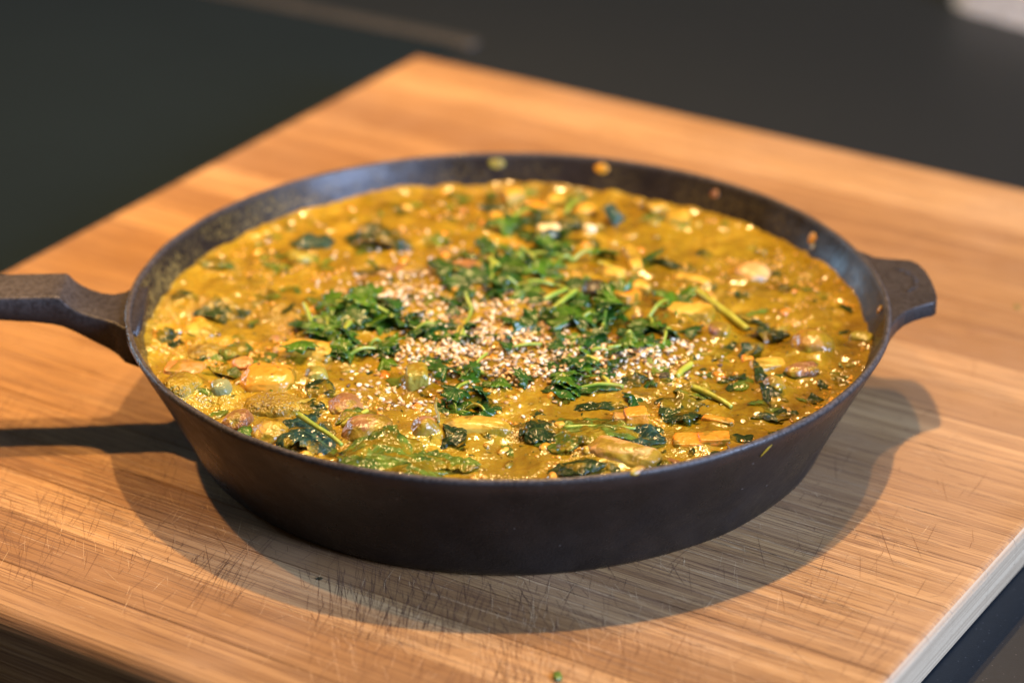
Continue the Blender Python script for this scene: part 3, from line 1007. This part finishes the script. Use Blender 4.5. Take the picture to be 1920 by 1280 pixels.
LV = []   # name, label, cat, group, (x,y), L, W, rot, style, material, amp, arch, lift, tilt, stalk (x0,y0,dz0,x1,y1,dz1,rad) or None
LV += [
('wilted_leaf','long dark wilted leaf near the left rim with a blue glint','leaf',None,(-99.60, 9.39),19,11,12,'torn','dark',1.5,1.2,0.7,0.1,None),
('wilted_leaf','small dark leaf clump touching the left rim','leaf',None,(-113.84, -14.14),9,13,40,'torn','dark',2.0,1.0,0.9,0.1,None),
('wilted_leaf','dark green leaf half coated in sauce below the long dark leaf','leaf',None,(-91.39, -23.13),13,14,60,'torn','coated',2.0,1.6,0.9,0.0,None),
('wilted_leaf','dark bluish leaf scrap at the back left','leaf',None,(-71.72, 68.56),16,14,-10,'torn','teal',1.8,1.0,0.9,0.1,None),
('wilted_leaf','dark leaf arched like a bridge at the back left','leaf',None,(-46.78, 64.68),25,12,-10,'torn','dark',1.6,4.5,0.6,0.2,None),
('wilted_leaf','bright green leaf scrap at the back left rim','leaf',None,(-105.41, 48.74),14,8,-8,'torn','coated',1.2,1.4,0.7,0.0,None),
('wilted_leaf','thin dark leaf bit near the left rim above the long dark leaf','leaf',None,(-114.19, 21.17),8,4,30,'strip','dark',0.8,0.6,0.6,0.0,None),
('wilted_leaf','upright blue grey leaf between the yellow cubes at the back','leaf',None,(39.44, 87.06),12,9,80,'torn','teal',1.5,2.0,2.8,0.5,None),
('wilted_leaf','dark leaf right of the cream white chunk at the back','leaf',None,(23.09, 80.77),11,9,-30,'torn','dark',1.6,1.5,1.2,0.2,None),
('wilted_leaf','dark leaf strip across the smooth sauce at the back right','leaf',None,(54.57, 48.04),15,6,-40,'strip','dark',1.2,0.8,0.7,0.0,None),
('wilted_leaf','small dark leaf alone in the smooth sauce at the back right','leaf',None,(70.80, 55.84),6.5,6,0,'torn','dark',0.8,0.6,0.5,0.0,None),
('wilted_leaf','small dark leaf curl at the far right of the smooth sauce','leaf',None,(97.00, 26.54),5,4.5,40,'torn','dark',1.2,0.6,0.8,0.0,None),
('wilted_leaf','long thin dark leaf following the bean stalk at the right','leaf',None,(78.63, 7.41),24,5,-38,'strip','dark',1.2,0.8,0.6,0.0,None),
('wilted_leaf','dark leaf clump at the right below the bean stalk','leaf',None,(88.05, -10.71),9,14,70,'torn','dark',2.2,2.0,1.6,0.2,None),
('wilted_leaf','dark leaf just above the round carrot bit','leaf',None,(81.41, -21.76),10,8,30,'torn','teal',1.8,1.4,1.3,0.1,None),
('wilted_leaf','thin dark vertical leaf strand left of the glossy mushroom bit','leaf',None,(83.54, -47.00),30,4.5,95,'strip','dark',1.4,0.8,0.7,0.0,None),
('wilted_leaf','dark leaf shaped like a wide V near the right rim','leaf',None,(87.37, -68.35),17,7,12,'torn','dark',1.4,0.8,0.6,0.0,None),
('wilted_leaf','thin dark leaf running along the front right rim','leaf',None,(95.52, -72.01),13,4,30,'strip','dark',0.8,0.4,0.4,0.0,None),
('wilted_leaf','tiny dark square leaf near the right rim','leaf',None,(99.00, -57.98),6,5,10,'torn','dark',0.6,0.5,0.6,0.0,None),
('wilted_leaf','dark puckered leaf right of the carrot cube','leaf',None,(56.32, -65.80),17,15,24,'leaf','dark',1.6,1.6,0.9,0.1,None),
('wilted_leaf','pale green leaf with a thick stalk right of the sesame','leaf',None,(60.21, -52.70),13,12,-30,'leaf','coated',1.3,1.6,0.9,0.0,((60.22, -52.00),1.6,(71.92, -63.16),0.5,1.1,'stemy')),
('wilted_leaf','broad green leaf with a straight stalk at the front right','leaf',None,(24.80, -83.88),36,24,2,'leaf','coated',1.3,1.6,1.5,0.0,((17.80, -81.47),1.2,(40.87, -79.97),1.2,0.75,'stem')),
('wilted_leaf','dark leaf end at the left of the broad stalked leaf','leaf',None,(11.08, -83.15),14,15,20,'torn','dark',1.5,1.3,0.9,0.1,None),
('wilted_leaf','dark wrinkled leaf close to the front rim left of the tan mushroom','leaf',None,(20.95, -106.75),17,10,-4,'torn','dark',1.2,1.8,0.8,0.1,None),
('stemmed_leaf','blue green wet leaf with a bright green stalk by the front left rim','leaf',None,(-62.79, -87.76),21,20,-25,'leaf','teal',1.8,2.0,2.2,0.1,((-66.32, -81.29),6.5,(-51.28, -99.04),4.5,0.95,'stem')),
('wilted_leaf','large pale green sauce coated leaf at the front rim','leaf',None,(-33.89, -103.28),33,28,-14,'leaf','coated',1.5,2.6,1.8,0.0,((-38.03, -109.16),2.0,(-32.41, -98.26),2.0,0.55,'stem')),
('wilted_leaf','dark crinkled leaf between the brown mushroom and the onion wedge','leaf',None,(-34.84, -91.55),16,11,30,'torn','dark',2.0,1.4,1.1,0.1,None),
('wilted_leaf','green strip leaf at the front right of the pale coated leaf','leaf',None,(-18.70, -100.57),22,12,-12,'torn','coated',1.4,0.9,0.7,0.0,None),
('wilted_leaf','small dark leaf right of the onion wedge','leaf',None,(-17.02, -85.95),10,9,40,'torn','dark',1.6,1.0,0.9,0.0,None),
('wilted_leaf','black green pointed leaf right of the orange potato','leaf',None,(-61.25, -55.24),11,11,50,'torn','dark',1.6,2.4,1.8,0.3,None),
('wilted_leaf','dark folded leaf under the olive strip','leaf',None,(-63.59, -69.32),12,10,0,'torn','dark',1.0,0.4,0.4,0.0,None),
('wilted_leaf','green leaf sliver in the sauce left of the large brown mushroom','leaf',None,(-48.14, -72.27),15,6,38,'torn','coated',0.8,1.3,1.0,0.0,None),
('wilted_leaf','flat dark green leaf along the front edge of the sesame','leaf',None,(24.74, -52.27),24,7,4,'strip','deep',0.9,0.6,0.6,0.0,None),
('wilted_leaf','thin dark leaf lines in the sauce above the broad stalked leaf','leaf',None,(26.20, -63.10),24,6,-3,'strip','dark',0.9,0.2,0.1,0.0,None),
('wilted_leaf','dark translucent leaf below the carrot cube','leaf',None,(42.45, -86.03),14,14,-10,'torn','teal',1.4,1.4,1.0,0.0,None),
('wilted_leaf','small dark leaf at the front right edge of the sesame','leaf',None,(40.64, -44.63),12,7,25,'torn','dark',1.4,0.8,0.7,0.0,None),
('wilted_leaf','olive leaf scrap left of the potato under the small pinkish lump','leaf',None,(-93.30, -40.18),11,7,-20,'torn','coated',1.2,1.3,0.9,0.0,None),
('wilted_leaf','dark leaf at the back near the low yellow cube','leaf',None,(-5.60, 98.18),12,8,0,'torn','dark',1.4,1.2,0.9,0.1,None),
('wilted_leaf','green leaf at the back edge between two yellow cubes','leaf',None,(24.61, 106.04),12,9,20,'torn','coated',1.8,1.8,1.8,0.2,None),
('wilted_leaf','long narrow dark leaf at the back left of the sesame','leaf',None,(-47.98, 40.36),13,6,20,'strip','dark',1.2,1.0,0.8,0.0,None),
('green_tip','small pointed green leaf tip at the front left rim','leaf',None,(-82.19, -84.64),6,5,70,'torn','green',0.8,0.6,2.2,0.2,None),
('wilted_leaf','dark thin leaf below the flat yellow slab','leaf',None,(72.90, -21.34),18,3.5,62,'strip','dark',0.8,0.2,0.3,0.0,None),
('wilted_leaf','dark small leaf between the carrot slabs and the right strand','leaf',None,(75.20, -42.71),7,6,40,'torn','dark',1.2,0.8,0.7,0.0,None),
('wilted_leaf','green scrap near the back right of the coriander heap','leaf',None,(53.94, 86.50),12,8,10,'torn','coated',1.2,0.8,0.6,0.0,None),
]
for i, (name, label, cat, group, xy, L, W, rot, style, mk, amp, arch, lift, tilt, st) in enumerate(LV):
    if st is None:
        o = blade(name, xy, L, W, rot, style, LF[mk], 31 + i, amp, arch, lift, tilt)
        tag(o, label, cat, group)
    else:
        e = empty(name, (xy[0] / 1000, xy[1] / 1000, float(surf(xy[0] / 1000, xy[1] / 1000))))
        tag(e, label, cat, group)
        blade('blade', xy, L, W, rot, style, LF[mk], 31 + i, amp, arch, lift, tilt, e)
        (x0, y0), dz0, (x1, y1), dz1, rad, smk = st
        z0 = float(surf(x0 / 1000, y0 / 1000)) * 1000 + dz0; z1 = float(surf(x1 / 1000, y1 / 1000)) * 1000 + dz1
        v, f = tube(stalk_path((x0, y0, z0), (x1, y1, z1), 0.6, i), np.linspace(rad, rad * 0.7, 18) / 1000, 10)
        mesh_obj('leaf_stalk', v, f, F[smk], e)

# loose stems and bean strips
for name, label, cat, group, a, dza, b, dzb, rad, sag, mk in [
('bean_stalk','long yellow green bean stalk at the right beside the flat yellow slab','stalk',None,(66.44, 23.99),0.8,(81.79, -3.63),0.6,1.25,0.3,'stemy'),
('herb_stalk','pale green stem arching over the left coriander pile','stem',None,(-59.58, 7.28),3.2,(-40.60, 0.81),2.2,0.75,2.2,'stem'),
('herb_stalk','upright pale green stem tip at the left end of the left coriander pile','stem',None,(-70.54, 6.90),5.0,(-66.98, -3.82),1.6,0.8,0.4,'stem'),
('herb_stalk','curved thin green stem in the middle of the sesame','stem',None,(-13.86, -4.70),3.0,(-16.19, -17.97),1.2,0.6,1.2,'stem'),
('herb_stalk','thin bluish stem above the front coriander leaf','stem',None,(-7.09, -33.29),3.0,(-13.45, -44.99),1.8,0.5,0.8,'stem'),
('herb_stalk','upper of two bright green stems above the right coriander pile','stem',None,(12.42, 8.90),2.6,(20.29, 16.73),2.6,0.9,0.3,'stem'),
('herb_stalk','lower of two bright green stems above the right coriander pile','stem',None,(15.28, 2.88),2.4,(23.59, 14.98),2.8,0.9,0.3,'stem'),
('herb_stalk','bright stem running down from the back coriander pile','stem',None,(4.28, 54.06),3.2,(11.81, 39.17),2.4,0.8,0.6,'stem'),
('herb_stalk','short glossy pale stem at the back right of the sesame','stem',None,(-8.51, 44.73),2.8,(-3.33, 37.37),2.4,1.1,0.3,'stem'),
('herb_stalk','small yellow stem bit in the right part of the sesame','stem',None,(25.71, -33.34),1.8,(29.87, -36.11),1.8,0.8,0.2,'stemy'),
('herb_stalk','small yellow stem bit at the front right edge of the sesame','stem',None,(31.36, -45.05),1.4,(33.27, -50.43),1.0,0.8,0.2,'stemy'),
('green_stalk','pale green stalk bit lying right of the sesame heap','stalk',None,(55.21, -43.11),0.8,(60.72, -32.94),0.9,1.1,0.2,'stemy'),
('herb_stalk','green stem along the right coriander pile in the sesame','stem',None,(33.42, -24.15),1.2,(40.64, -21.73),1.2,0.6,0.3,'stem'),
('green_stalk','pale green stem piece beside the brown mushroom at the front','stalk',None,(-52.45, -79.22),1.0,(-44.88, -69.06),1.4,0.8,0.2,'stemy'),
('onion_skin','thin clear blue edged onion skin beside the onion wedge','onion',None,(-22.99, -66.01),5.5,(-21.76, -82.84),2.0,0.5,0.4,'greygreen'),
('bean_stalk','thin green stalk at the back between the yellow cubes','stalk',None,(26.58, 104.70),2.6,(21.27, 89.24),1.6,0.9,0.5,'stem'),
('bean_stalk','yellow green stalk at the back right of the coriander heap','stalk',None,(32.81, 43.55),1.8,(39.05, 32.15),1.8,1.0,0.3,'stemy'),
]:
    za = float(surf(a[0] / 1000, a[1] / 1000)) * 1000 + dza; zb = float(surf(b[0] / 1000, b[1] / 1000)) * 1000 + dzb
    pts = stalk_path((a[0], a[1], za), (b[0], b[1], zb), sag, a[0], 22)
    v, f = tube(pts, rad / 1000 * (0.75 + 0.25 * np.sin(np.linspace(0.5, 2.6, 22))), 12)
    o = mesh_obj(name, v, f, F[mk], loc=v.mean(0))
    tag(o, label, cat, group)


# ------------------------------------------------------------------ coriander
def leaflet(parent, c, yaw, size, tiltx, tilty, seed, mat):
    nth, nr = 57, 7
    t = np.linspace(-1, 1, nth)[None]; r = np.linspace(0.02, 1, nr)[:, None]
    ang = t * R(118)
    lobes = 0.60 + 0.40 * np.abs(np.cos(ang * 1.52)) ** 0.7
    teeth = 1 + 0.13 * np.cos(ang * 13 + seed) + 0.07 * np.cos(ang * 23 + seed * 2)
    rad = lobes * teeth * (1 - 0.28 * np.abs(t) ** 3)
    x = r * rad * np.cos(ang); y = r * rad * np.sin(ang) * 0.86
    z = -0.22 * r ** 2 * (0.4 + np.abs(t)) + 0.16 * noise3(x * 2.2 + seed, y * 2.2, 0.5) + 0.10 * np.abs(np.sin(ang * 1.52)) * r
    P = np.stack([x, y, z], -1).reshape(-1, 3) * size / 1000
    M3 = np.array(Matrix.Rotation(yaw, 3, 'Z') @ Matrix.Rotation(tilty, 3, 'Y') @ Matrix.Rotation(tiltx, 3, 'X'))
    P = P @ M3.T + np.asarray(c)
    vein = np.clip(1 - np.abs(((ang / R(118) * 3.0) % 1) - 0.5) / 0.14, 0, 1) * (r < 0.95) * 0.8
    return sheet_to_obj('leaflet', P, nr, nth, np.broadcast_to(vein, (nr, nth)), mat, parent, 0.00024)


def coriander(label, xy, n, sx, sy, size, seed, high=3.0, mk='green', stems=2):
    g = np.random.default_rng(seed)
    x0, y0 = xy
    z0 = float(surf(x0 / 1000, y0 / 1000))
    e = empty('coriander_sprig', (x0 / 1000, y0 / 1000, z0))
    tag(e, label, 'herb', 'chopped coriander scattered over the curry')
    root = np.array([x0 + g.normal(0, 1), y0 + g.normal(0, 1)])
    for k in range(n + 2):
        px, py = x0 + g.normal(0, sx * 0.78), y0 + g.normal(0, sy * 0.72)
        pz = float(surf(px / 1000, py / 1000)) * 1000 + 0.7 + abs(g.normal(0, high * 0.5))
        yaw = math.atan2(py - root[1], px - root[0]) + g.normal(0, 0.7)
        leaflet(e, (px / 1000, py / 1000, pz / 1000), yaw, size * g.uniform(0.5, 1.02), g.normal(0, 0.38), g.normal(0.05, 0.30), g.uniform(0, 50),
                LF[mk if g.random() < 0.7 else ('deep' if mk == 'green' else 'green')])
        if k < stems:
            rz = float(surf(root[0] / 1000, root[1] / 1000)) * 1000 + 0.8
            v, f = tube(stalk_path((root[0], root[1], rz), (px, py, pz), g.uniform(0.5, 2.5), k + seed, 14), np.linspace(0.75, 0.45, 14) / 1000, 8)
            mesh_obj('stem', v, f, F['stem'], e)
    return e


for args in [
('coriander leaves forming the left end of the left pile beside the sesame',(-63.37, -0.00),7,11,10,10.5,1,3.6,'green',2),
('coriander leaves in the middle of the left pile, under the arching stem',(-52.88, -1.71),8,12,12,10.5,2,3.4,'green',2),
('dark coriander leaves at the lower right of the left pile',(-44.22, -15.89),6,9,10,10.0,3,2.6,'deep',2),
('coriander leaf hanging from the front of the left pile',(-52.76, -27.25),4,7,8,9.5,4,1.8,'deep',1),
('small coriander leaf upright between the left pile and the sesame',(-38.68, -1.73),4,8,7,7.5,5,2.0,'deep',1),
('single bluish coriander leaf in the sesame right of the left pile',(-24.22, -11.79),2,4,4,9,6,1.6,'deep',1),
('coriander bits in the middle of the sesame by the curved stem',(-15.25, -9.31),5,9,10,7.0,7,1.8,'green',2),
('glossy bluish coriander leaf on top of the back pile',(6.05, 23.44),3,7,6,13,8,4.2,'deep',1),
('coriander leaves at the left of the back pile by the short pale stem',(-5.17, 27.80),6,11,14,10.5,9,3.0,'deep',2),
('coriander leaves in the middle of the back pile',(6.17, 46.93),8,12,22,10.5,10,3.8,'green',3),
('coriander leaves at the top of the back pile below the cream chunk',(9.17, 64.87),6,12,16,10,11,3.4,'deep',2),
('coriander leaves at the right of the back pile near the yellow strip',(23.35, 46.90),7,14,14,10,12,3.0,'green',3),
('coriander leaves at the left of the right pile under two stems',(22.26, -4.77),6,11,11,10.5,13,3.2,'deep',2),
('large coriander leaves in the middle of the right pile',(31.10, -12.28),7,11,11,12,14,3.6,'green',2),
('coriander leaves at the right end of the right pile below the carrot chunk',(40.87, -16.01),5,8,10,10,15,2.6,'deep',2),
('coriander sprig right of the carrot chunk beside the flat yellow slab',(48.84, 0.68),5,8,14,9,16,3.0,'green',2),
('pointed coriander leaf at the front of the sesame below the bluish stem',(-13.92, -47.74),4,6,10,8.5,17,3.2,'deep',1),
('coriander leaf lying at the very front of the sesame',(-12.32, -63.19),4,9,7,9,18,1.6,'deep',1),
('bright coriander leaf standing at the front right of the sesame',(17.41, -44.69),4,5,10,9,19,2.4,'green',1),
('bluish coriander leaf in the right part of the sesame',(28.33, -28.16),3,5,8,9,20,2.0,'deep',1),
('small coriander bits at the left of the front coriander leaf',(-6.48, -45.00),3,7,5,7,21,1.4,'green',1),
('dark coriander bits in the sesame between the right pile and the front',(12.08, -22.50),4,10,8,6.5,22,1.4,'deep',1),
('coriander bits left of the back pile in the sesame',(-13.29, 5.89),5,11,10,8,23,1.8,'deep',2),
('small coriander leaves at the front edge of the sesame on the right',(36.03, -50.82),5,15,7,6.5,24,1.0,'deep',1),
('loose coriander leaf in the sauce right of the right pile',(54.74, -9.01),3,7,8,8,25,1.6,'deep',1),
('coriander scraps at the upper left of the back pile',(0.42, 81.80),4,9,10,8,26,1.6,'deep',1),
('coriander leaf between the back pile and the right pile',(15.37, 22.42),5,10,10,8.5,27,2.2,'green',2),
]:
    coriander(*args)

# ------------------------------------------------------------------ sesame seeds
def seed_mesh():
    v = IV2.copy()
    v[:, 0] *= 1 - 0.0 * v[:, 0]
    taper = 1 - 0.28 * v[:, 0]
    v = v * np.stack([np.full(len(v), 1.42), 0.90 * taper, 0.55 * taper], -1) / 1000
    return v, IF2


SEED_V, SEED_F = seed_mesh()
blobs = [  # (x,y) mm, sx, sy, weight
((0.48, -21.25),15,10,1.0),((10.17, -36.44),14,7,0.55),((36.74, -31.34),15,9,0.8),((47.63, -25.36),7,6,0.25),
((-31.66, 5.89),16,15,0.55),((-20.87, -25.26),9,9,0.4),((-32.29, -29.25),9,7,0.25),((-19.55, 43.63),17,15,0.48),((-43.33, 21.12),10,10,0.3),
((-9.61, 3.72),12,14,0.5),((10.52, 1.56),10,14,0.25),((-43.78, -48.80),8,6,0.12),((-33.02, -58.30),9,5,0.14),((-3.77, -62.08),16,7,0.10),
((21.19, -13.10),16,14,0.18),((1.39, 7.99),40,34,0.10),((8.34, -45.02),34,12,0.08),((-0.38, -41.13),10,4,0.25),
]
g = np.random.default_rng(11)
wts = np.array([b[3] for b in blobs], float)
NSD = 2150
pts = []
for _ in range(NSD):
    b = blobs[g.choice(len(blobs), p=wts / wts.sum())]
    pts.append((b[0][0] + g.normal(0, b[1]), b[0][1] + g.normal(0, b[2])))
pts = np.array(pts)
pts = pts[np.hypot(pts[:, 0], pts[:, 1]) < 112]
dens = np.zeros(len(pts))
for b, wt_ in zip(blobs, wts):
    dens += wt_ / (b[1] * b[2]) * np.exp(-0.5 * (((pts[:, 0] - b[0][0]) / b[1]) ** 2 + ((pts[:, 1] - b[0][1]) / b[2]) ** 2))
dens /= dens.max()
sz = surf(pts[:, 0] / 1000, pts[:, 1] / 1000)
order = np.argsort(pts[:, 1])            # nearest first
sme = bpy.data.meshes.new('sesame_seed')
sme.from_pydata(SEED_V.tolist(), [], SEED_F); sme.update()
sme.polygons.foreach_set('use_smooth', [True] * len(sme.polygons)); sme.materials.append(M_SEED)
BV, BF = [], []
for rank, i in enumerate(order):
    M_ = Matrix.Rotation(g.uniform(0, 6.283), 3, 'Z') @ Matrix.Rotation(g.normal(0, 0.35), 3, 'Y') @ Matrix.Rotation(g.normal(0, 0.5), 3, 'X')
    s = g.uniform(0.58, 0.86)
    z = sz[i] + g.uniform(-0.0004, 0.0005) + dens[i] * g.uniform(0, 1) ** 1.5 * 0.0017
    loc = Vector((pts[i, 0] / 1000, pts[i, 1] / 1000, z))
    if rank < 300:
        o = bpy.data.objects.new('sesame_seed', sme)
        o.matrix_world = Matrix.LocRotScale(loc, M_.to_quaternion(), (s, s, s))
        COL.objects.link(o)
        tag(o, 'toasted sesame seed lying on the curry in the skillet', 'seed', 'toasted sesame seeds scattered over the curry')
    else:
        b0 = len(BV)
        BV += (SEED_V @ np.array(M_).T * s + np.array(loc)).tolist()
        BF += [[b0 + k for k in f] for f in SEED_F]
so = mesh_obj('sesame_seeds', BV, BF, M_SEED)
so['kind'] = 'stuff'
so['label'] = 'pale toasted sesame seeds heaped in the middle of the curry'

# ------------------------------------------------------------------ oil bubbles and herb flecks in the sauce
t = NT('oil_bubble')
t.set(base=(0.62, 0.33, 0.045), rough=0.10, spec=1.0)
M_OIL = t.m
_ic = bmesh.new(); bmesh.ops.create_icosphere(_ic, subdivisions=2, radius=1.0)
BV, BF = [], []
k = 0
while k < 2600:
    a, r = g.uniform(0, 6.283), 121.5 * math.sqrt(g.random())
    x, y = r * math.cos(a) / 1000, r * math.sin(a) / 1000
    m = noise3(x * 45, y * 45, 1.5) + 0.5 * noise3(x * 160, y * 160, 3.5)
    pr_ = np.clip((m - 0.10) * 2.0, 0, 1) * (1.0 if y < 0.02 else 0.45)
    if g.random() > pr_:
        continue
    k += 1
    s = (0.22 + 0.75 * g.random() ** 3.2) / 1000
    z = float(surf(x, y)) + s * 0.05
    b0 = len(BV)
    BV += (IV2 * np.array([s, s, s * 0.8]) + np.array([x, y, z])).tolist()
    BF += [[b0 + q for q in f] for f in IF2]
ob = mesh_obj('oil_bubbles', BV, BF, M_OIL)
ob['kind'] = 'stuff'
ob['label'] = 'tiny golden oil bubbles on the curry sauce'

BV, BF = [], []
for k in range(150):
    a, r = g.uniform(0, 6.283), 120 * math.sqrt(g.random())
    x, y = r * math.cos(a) / 1000, r * math.sin(a) / 1000
    s = g.uniform(0.7, 2.1) / 1000
    v = IV2 * (1 + 0.25 * noise3(IV2[:, 0] * 1.6 + k, IV2[:, 1] * 1.6, IV2[:, 2] * 1.6)[:, None]) * np.array([s * g.uniform(1, 1.9), s, s * 0.75])
    v = v @ np.array(Matrix.Rotation(g.uniform(0, 6.283), 3, 'Z')).T
    b0 = len(BV)
    BV += (v + np.array([x, y, float(surf(x, y)) - s * 0.1])).tolist()
    BF += [[b0 + q for q in f] for f in IF2]
t = NT('vegetable_bits')
gi = t.n('ShaderNodeNewGeometry')
pp = t.pos()
cc = t.ramp(gi.outputs['Random Per Island'], [(0.0, (0.12, 0.07, 0.02)), (0.25, (0.60, 0.32, 0.03)), (0.5, (0.20, 0.19, 0.03)), (0.7, (0.70, 0.42, 0.07)), (0.88, (0.66, 0.22, 0.02)), (1.0, (0.05, 0.08, 0.015))])
cc = t.mix(t.step(t.noise(pp, 300, 3), 0.48, 0.6), cc, sauce_colour(t, pp))
t.set(base=cc, rough=0.18, spec=0.85, normal=t.bump(t.noise(pp, 600, 2), 0.4, 0.0006))
vb = mesh_obj('vegetable_bits', BV, BF, t.m)
vb['kind'] = 'stuff'
vb['label'] = 'small chopped vegetable bits poking out of the curry sauce'

def scraps(name, n, mk, lo, hi, seed, label):
    g = np.random.default_rng(seed)
    V, Fc, VV = [], [], []
    u = np.linspace(0, 1, 9)[:, None]; v = np.linspace(-1, 1, 6)[None]
    for k in range(n):
        a, r = g.uniform(0, 6.283), 118 * math.sqrt(g.random())
        x0, y0 = r * math.cos(a), r * math.sin(a)
        if noise3(x0 * 0.03, y0 * 0.03, seed * 1.9) < -0.25:
            continue
        L = g.uniform(lo, hi); W = L * g.uniform(0.25, 0.75)
        sd = g.uniform(0, 90)
        x = (u - 0.5) * L * (1 + 0.2 * noise3(v * 2 + sd, sd, 0.5)); y = v * W / 2 * np.sin(np.pi * (0.05 + 0.9 * u)) ** 0.7 * (1 + 0.4 * noise3(u * 6 + sd, np.sign(v) * 3, sd))
        z = 0.25 + g.uniform(0.3, 1.0) * (noise3(x * 0.35 + sd, y * 0.35, 0.5) + 0.4 * noise3(x * 0.9 + sd, y * 0.9, 2.5))
        yaw = g.uniform(0, 6.283)
        wx = x0 + x * math.cos(yaw) - y * math.sin(yaw); wy = y0 + x * math.sin(yaw) + y * math.cos(yaw)
        wz = surf(wx / 1000, wy / 1000) * 1000 + z
        b0 = len(V)
        V += (np.stack([wx, wy, wz], -1).reshape(-1, 3) / 1000).tolist()
        Fc += (grid_faces(9, 6) + b0).tolist()
        VV += np.clip(1 - np.abs(v + 0 * u) / 0.25, 0, 1).ravel().tolist()
    o = mesh_obj(name, V, Fc, LF[mk])
    attr(o, 'vein', VV)
    o['kind'] = 'stuff'
    o['label'] = label


scraps('leaf_scraps', 250, 'coated', 3.0, 11.0, 5, 'small sauce coated scraps of wilted greens stirred through the curry')
scraps('dark_leaf_scraps', 120, 'dark', 2.5, 8.0, 6, 'small dark scraps of wilted greens stirred through the curry')

BV, BF, = [], []
for k in range(650):
    a, r = g.uniform(0, 6.283), 119 * math.sqrt(g.random())
    x, y = r * math.cos(a) / 1000, r * math.sin(a) / 1000
    L, W_ = g.uniform(0.6, 2.6) / 1000, g.uniform(0.3, 0.9) / 1000
    yaw = g.uniform(0, 6.283)
    b0 = len(BV)
    for du, dv, dz in ((-1, -0.4, 0), (0, -1, 0.25), (1, 0, 0), (0.1, 1, 0.3), (0, 0, 0.5)):
        xx = x + du * L / 2 * math.cos(yaw) - dv * W_ / 2 * math.sin(yaw)
        yy = y + du * L / 2 * math.sin(yaw) + dv * W_ / 2 * math.cos(yaw)
        BV.append((xx, yy, float(surf(xx, yy)) + 0.00015 + dz * 0.0004))
    BF += [[b0, b0 + 1, b0 + 4], [b0 + 1, b0 + 2, b0 + 4], [b0 + 2, b0 + 3, b0 + 4], [b0 + 3, b0, b0 + 4]]
fo = mesh_obj('herb_flecks', BV, BF, LF['dark'], smooth=False)
attr(fo, 'vein', np.zeros(len(BV)))
fo['kind'] = 'stuff'
fo['label'] = 'tiny dark green herb flecks stirred through the curry sauce'


# ------------------------------------------------------------------ splashes on the pan and crumbs on the board
def splat(name, label, cat, c, nrm, lx, ly, t_, mat, seed, rot=0.0):
    v = IV2.copy()
    v = v * (1 + 0.25 * noise3(v[:, 0] * 2 + seed, v[:, 1] * 2, v[:, 2] * 2)[:, None])
    v = v * np.array([lx * 0.75, ly * 0.75, t_ * 0.5]) / 2
    q = Vector(nrm).to_track_quat('Z', 'Y')
    v = v @ np.array(Matrix.Rotation(rot, 3, 'Z')).T @ np.array(q.to_matrix()).T
    o = mesh_obj(name, v, IF2, mat)
    o.location = c
    tag(o, label, cat)
    return o


def wall(deg, z, inner=True):
    a = R(deg)
    tt = (z - 0.005) / (H - 0.0018 - 0.005)
    r = RB + 0.0008 + (RT - RB - 0.0008) * tt - (0.0028 if inner else 0)
    s = -1 if inner else 1
    n = Vector((s * math.cos(a) * 0.92, s * math.sin(a) * 0.92, -s * 0.40))
    return (r * math.cos(a), r * math.sin(a), z), n


p, n = wall(73.5, 0.0425)
splat('sauce_splash', 'yellow splash of sauce high on the back inner wall', 'sauce splash', p, n, 0.0075, 0.0050, 0.0014, F['potato'], 3)
p, n = wall(28.5, 0.0405)
splat('sauce_splash', 'yellow blob of sauce on the inner wall near the lug', 'sauce splash', p, n, 0.0055, 0.0066, 0.0016, F['potato'], 5)
p, n = wall(27.5, 0.0375)
splat('sauce_splash', 'small drip below the yellow blob on the inner wall near the lug', 'sauce splash', p, n, 0.003, 0.006, 0.001, F['olive'], 9)
p, n = wall(-2.0, 0.0430)
splat('sauce_splash', 'small round yellow drop on the right inner wall in front of the lug', 'sauce splash', p, n, 0.0042, 0.0042, 0.002, F['potato'], 7)
p, n = wall(92.0, 0.0425)
splat('sauce_splash', 'faint greenish smear on the back inner wall', 'sauce splash', p, n, 0.008, 0.006, 0.0004, F['olive'], 11)
p, n = wall(52.0, 0.0400)
splat('sauce_splash', 'dull brownish drip down the back right inner wall', 'sauce splash', p, n, 0.005, 0.010, 0.0004, F['mush'], 12)
p, n = wall(-51.5, 0.0405, False)
splat('sauce_splash', 'thin yellow smear on the outside of the front right wall', 'sauce splash', p, n, 0.0022, 0.0075, 0.0005, F['olive'], 13, -0.6)
a_ = R(-72.5)
splat('sauce_splash', 'dried brown bump of sauce on the front rim', 'sauce splash', ((RT - 0.0012) * math.cos(a_), (RT - 0.0012) * math.sin(a_), H - 0.0003), (0.2, -0.5, 0.8), 0.0075, 0.0035, 0.0022, F['mush'], 15, 0.2)
xy = (14.75, -164.81)
splat('herb_fleck', 'small green herb fleck fallen on the front of the board', 'herb fleck', (xy[0] / 1000, xy[1] / 1000, 0.0007), (0.1, 0, 1), 0.0072, 0.0040, 0.0013, F['rind'], 17, 0.1)
xy = (192.57, 87.13)
splat('herb_fleck', 'tiny green speck on the board at the far right', 'herb fleck', (xy[0] / 1000, xy[1] / 1000, 0.0003), (0, 0, 1), 0.0022, 0.0040, 0.0006, F['rind'], 19)
xy = (-58.54, -109.63)
splat('crumb', 'tiny dark red crumb on the board in the shadow left of centre', 'crumb', (xy[0] / 1000, xy[1] / 1000, 0.0003), (0, 0, 1), 0.0026, 0.0022, 0.0006, F['dark'], 23)
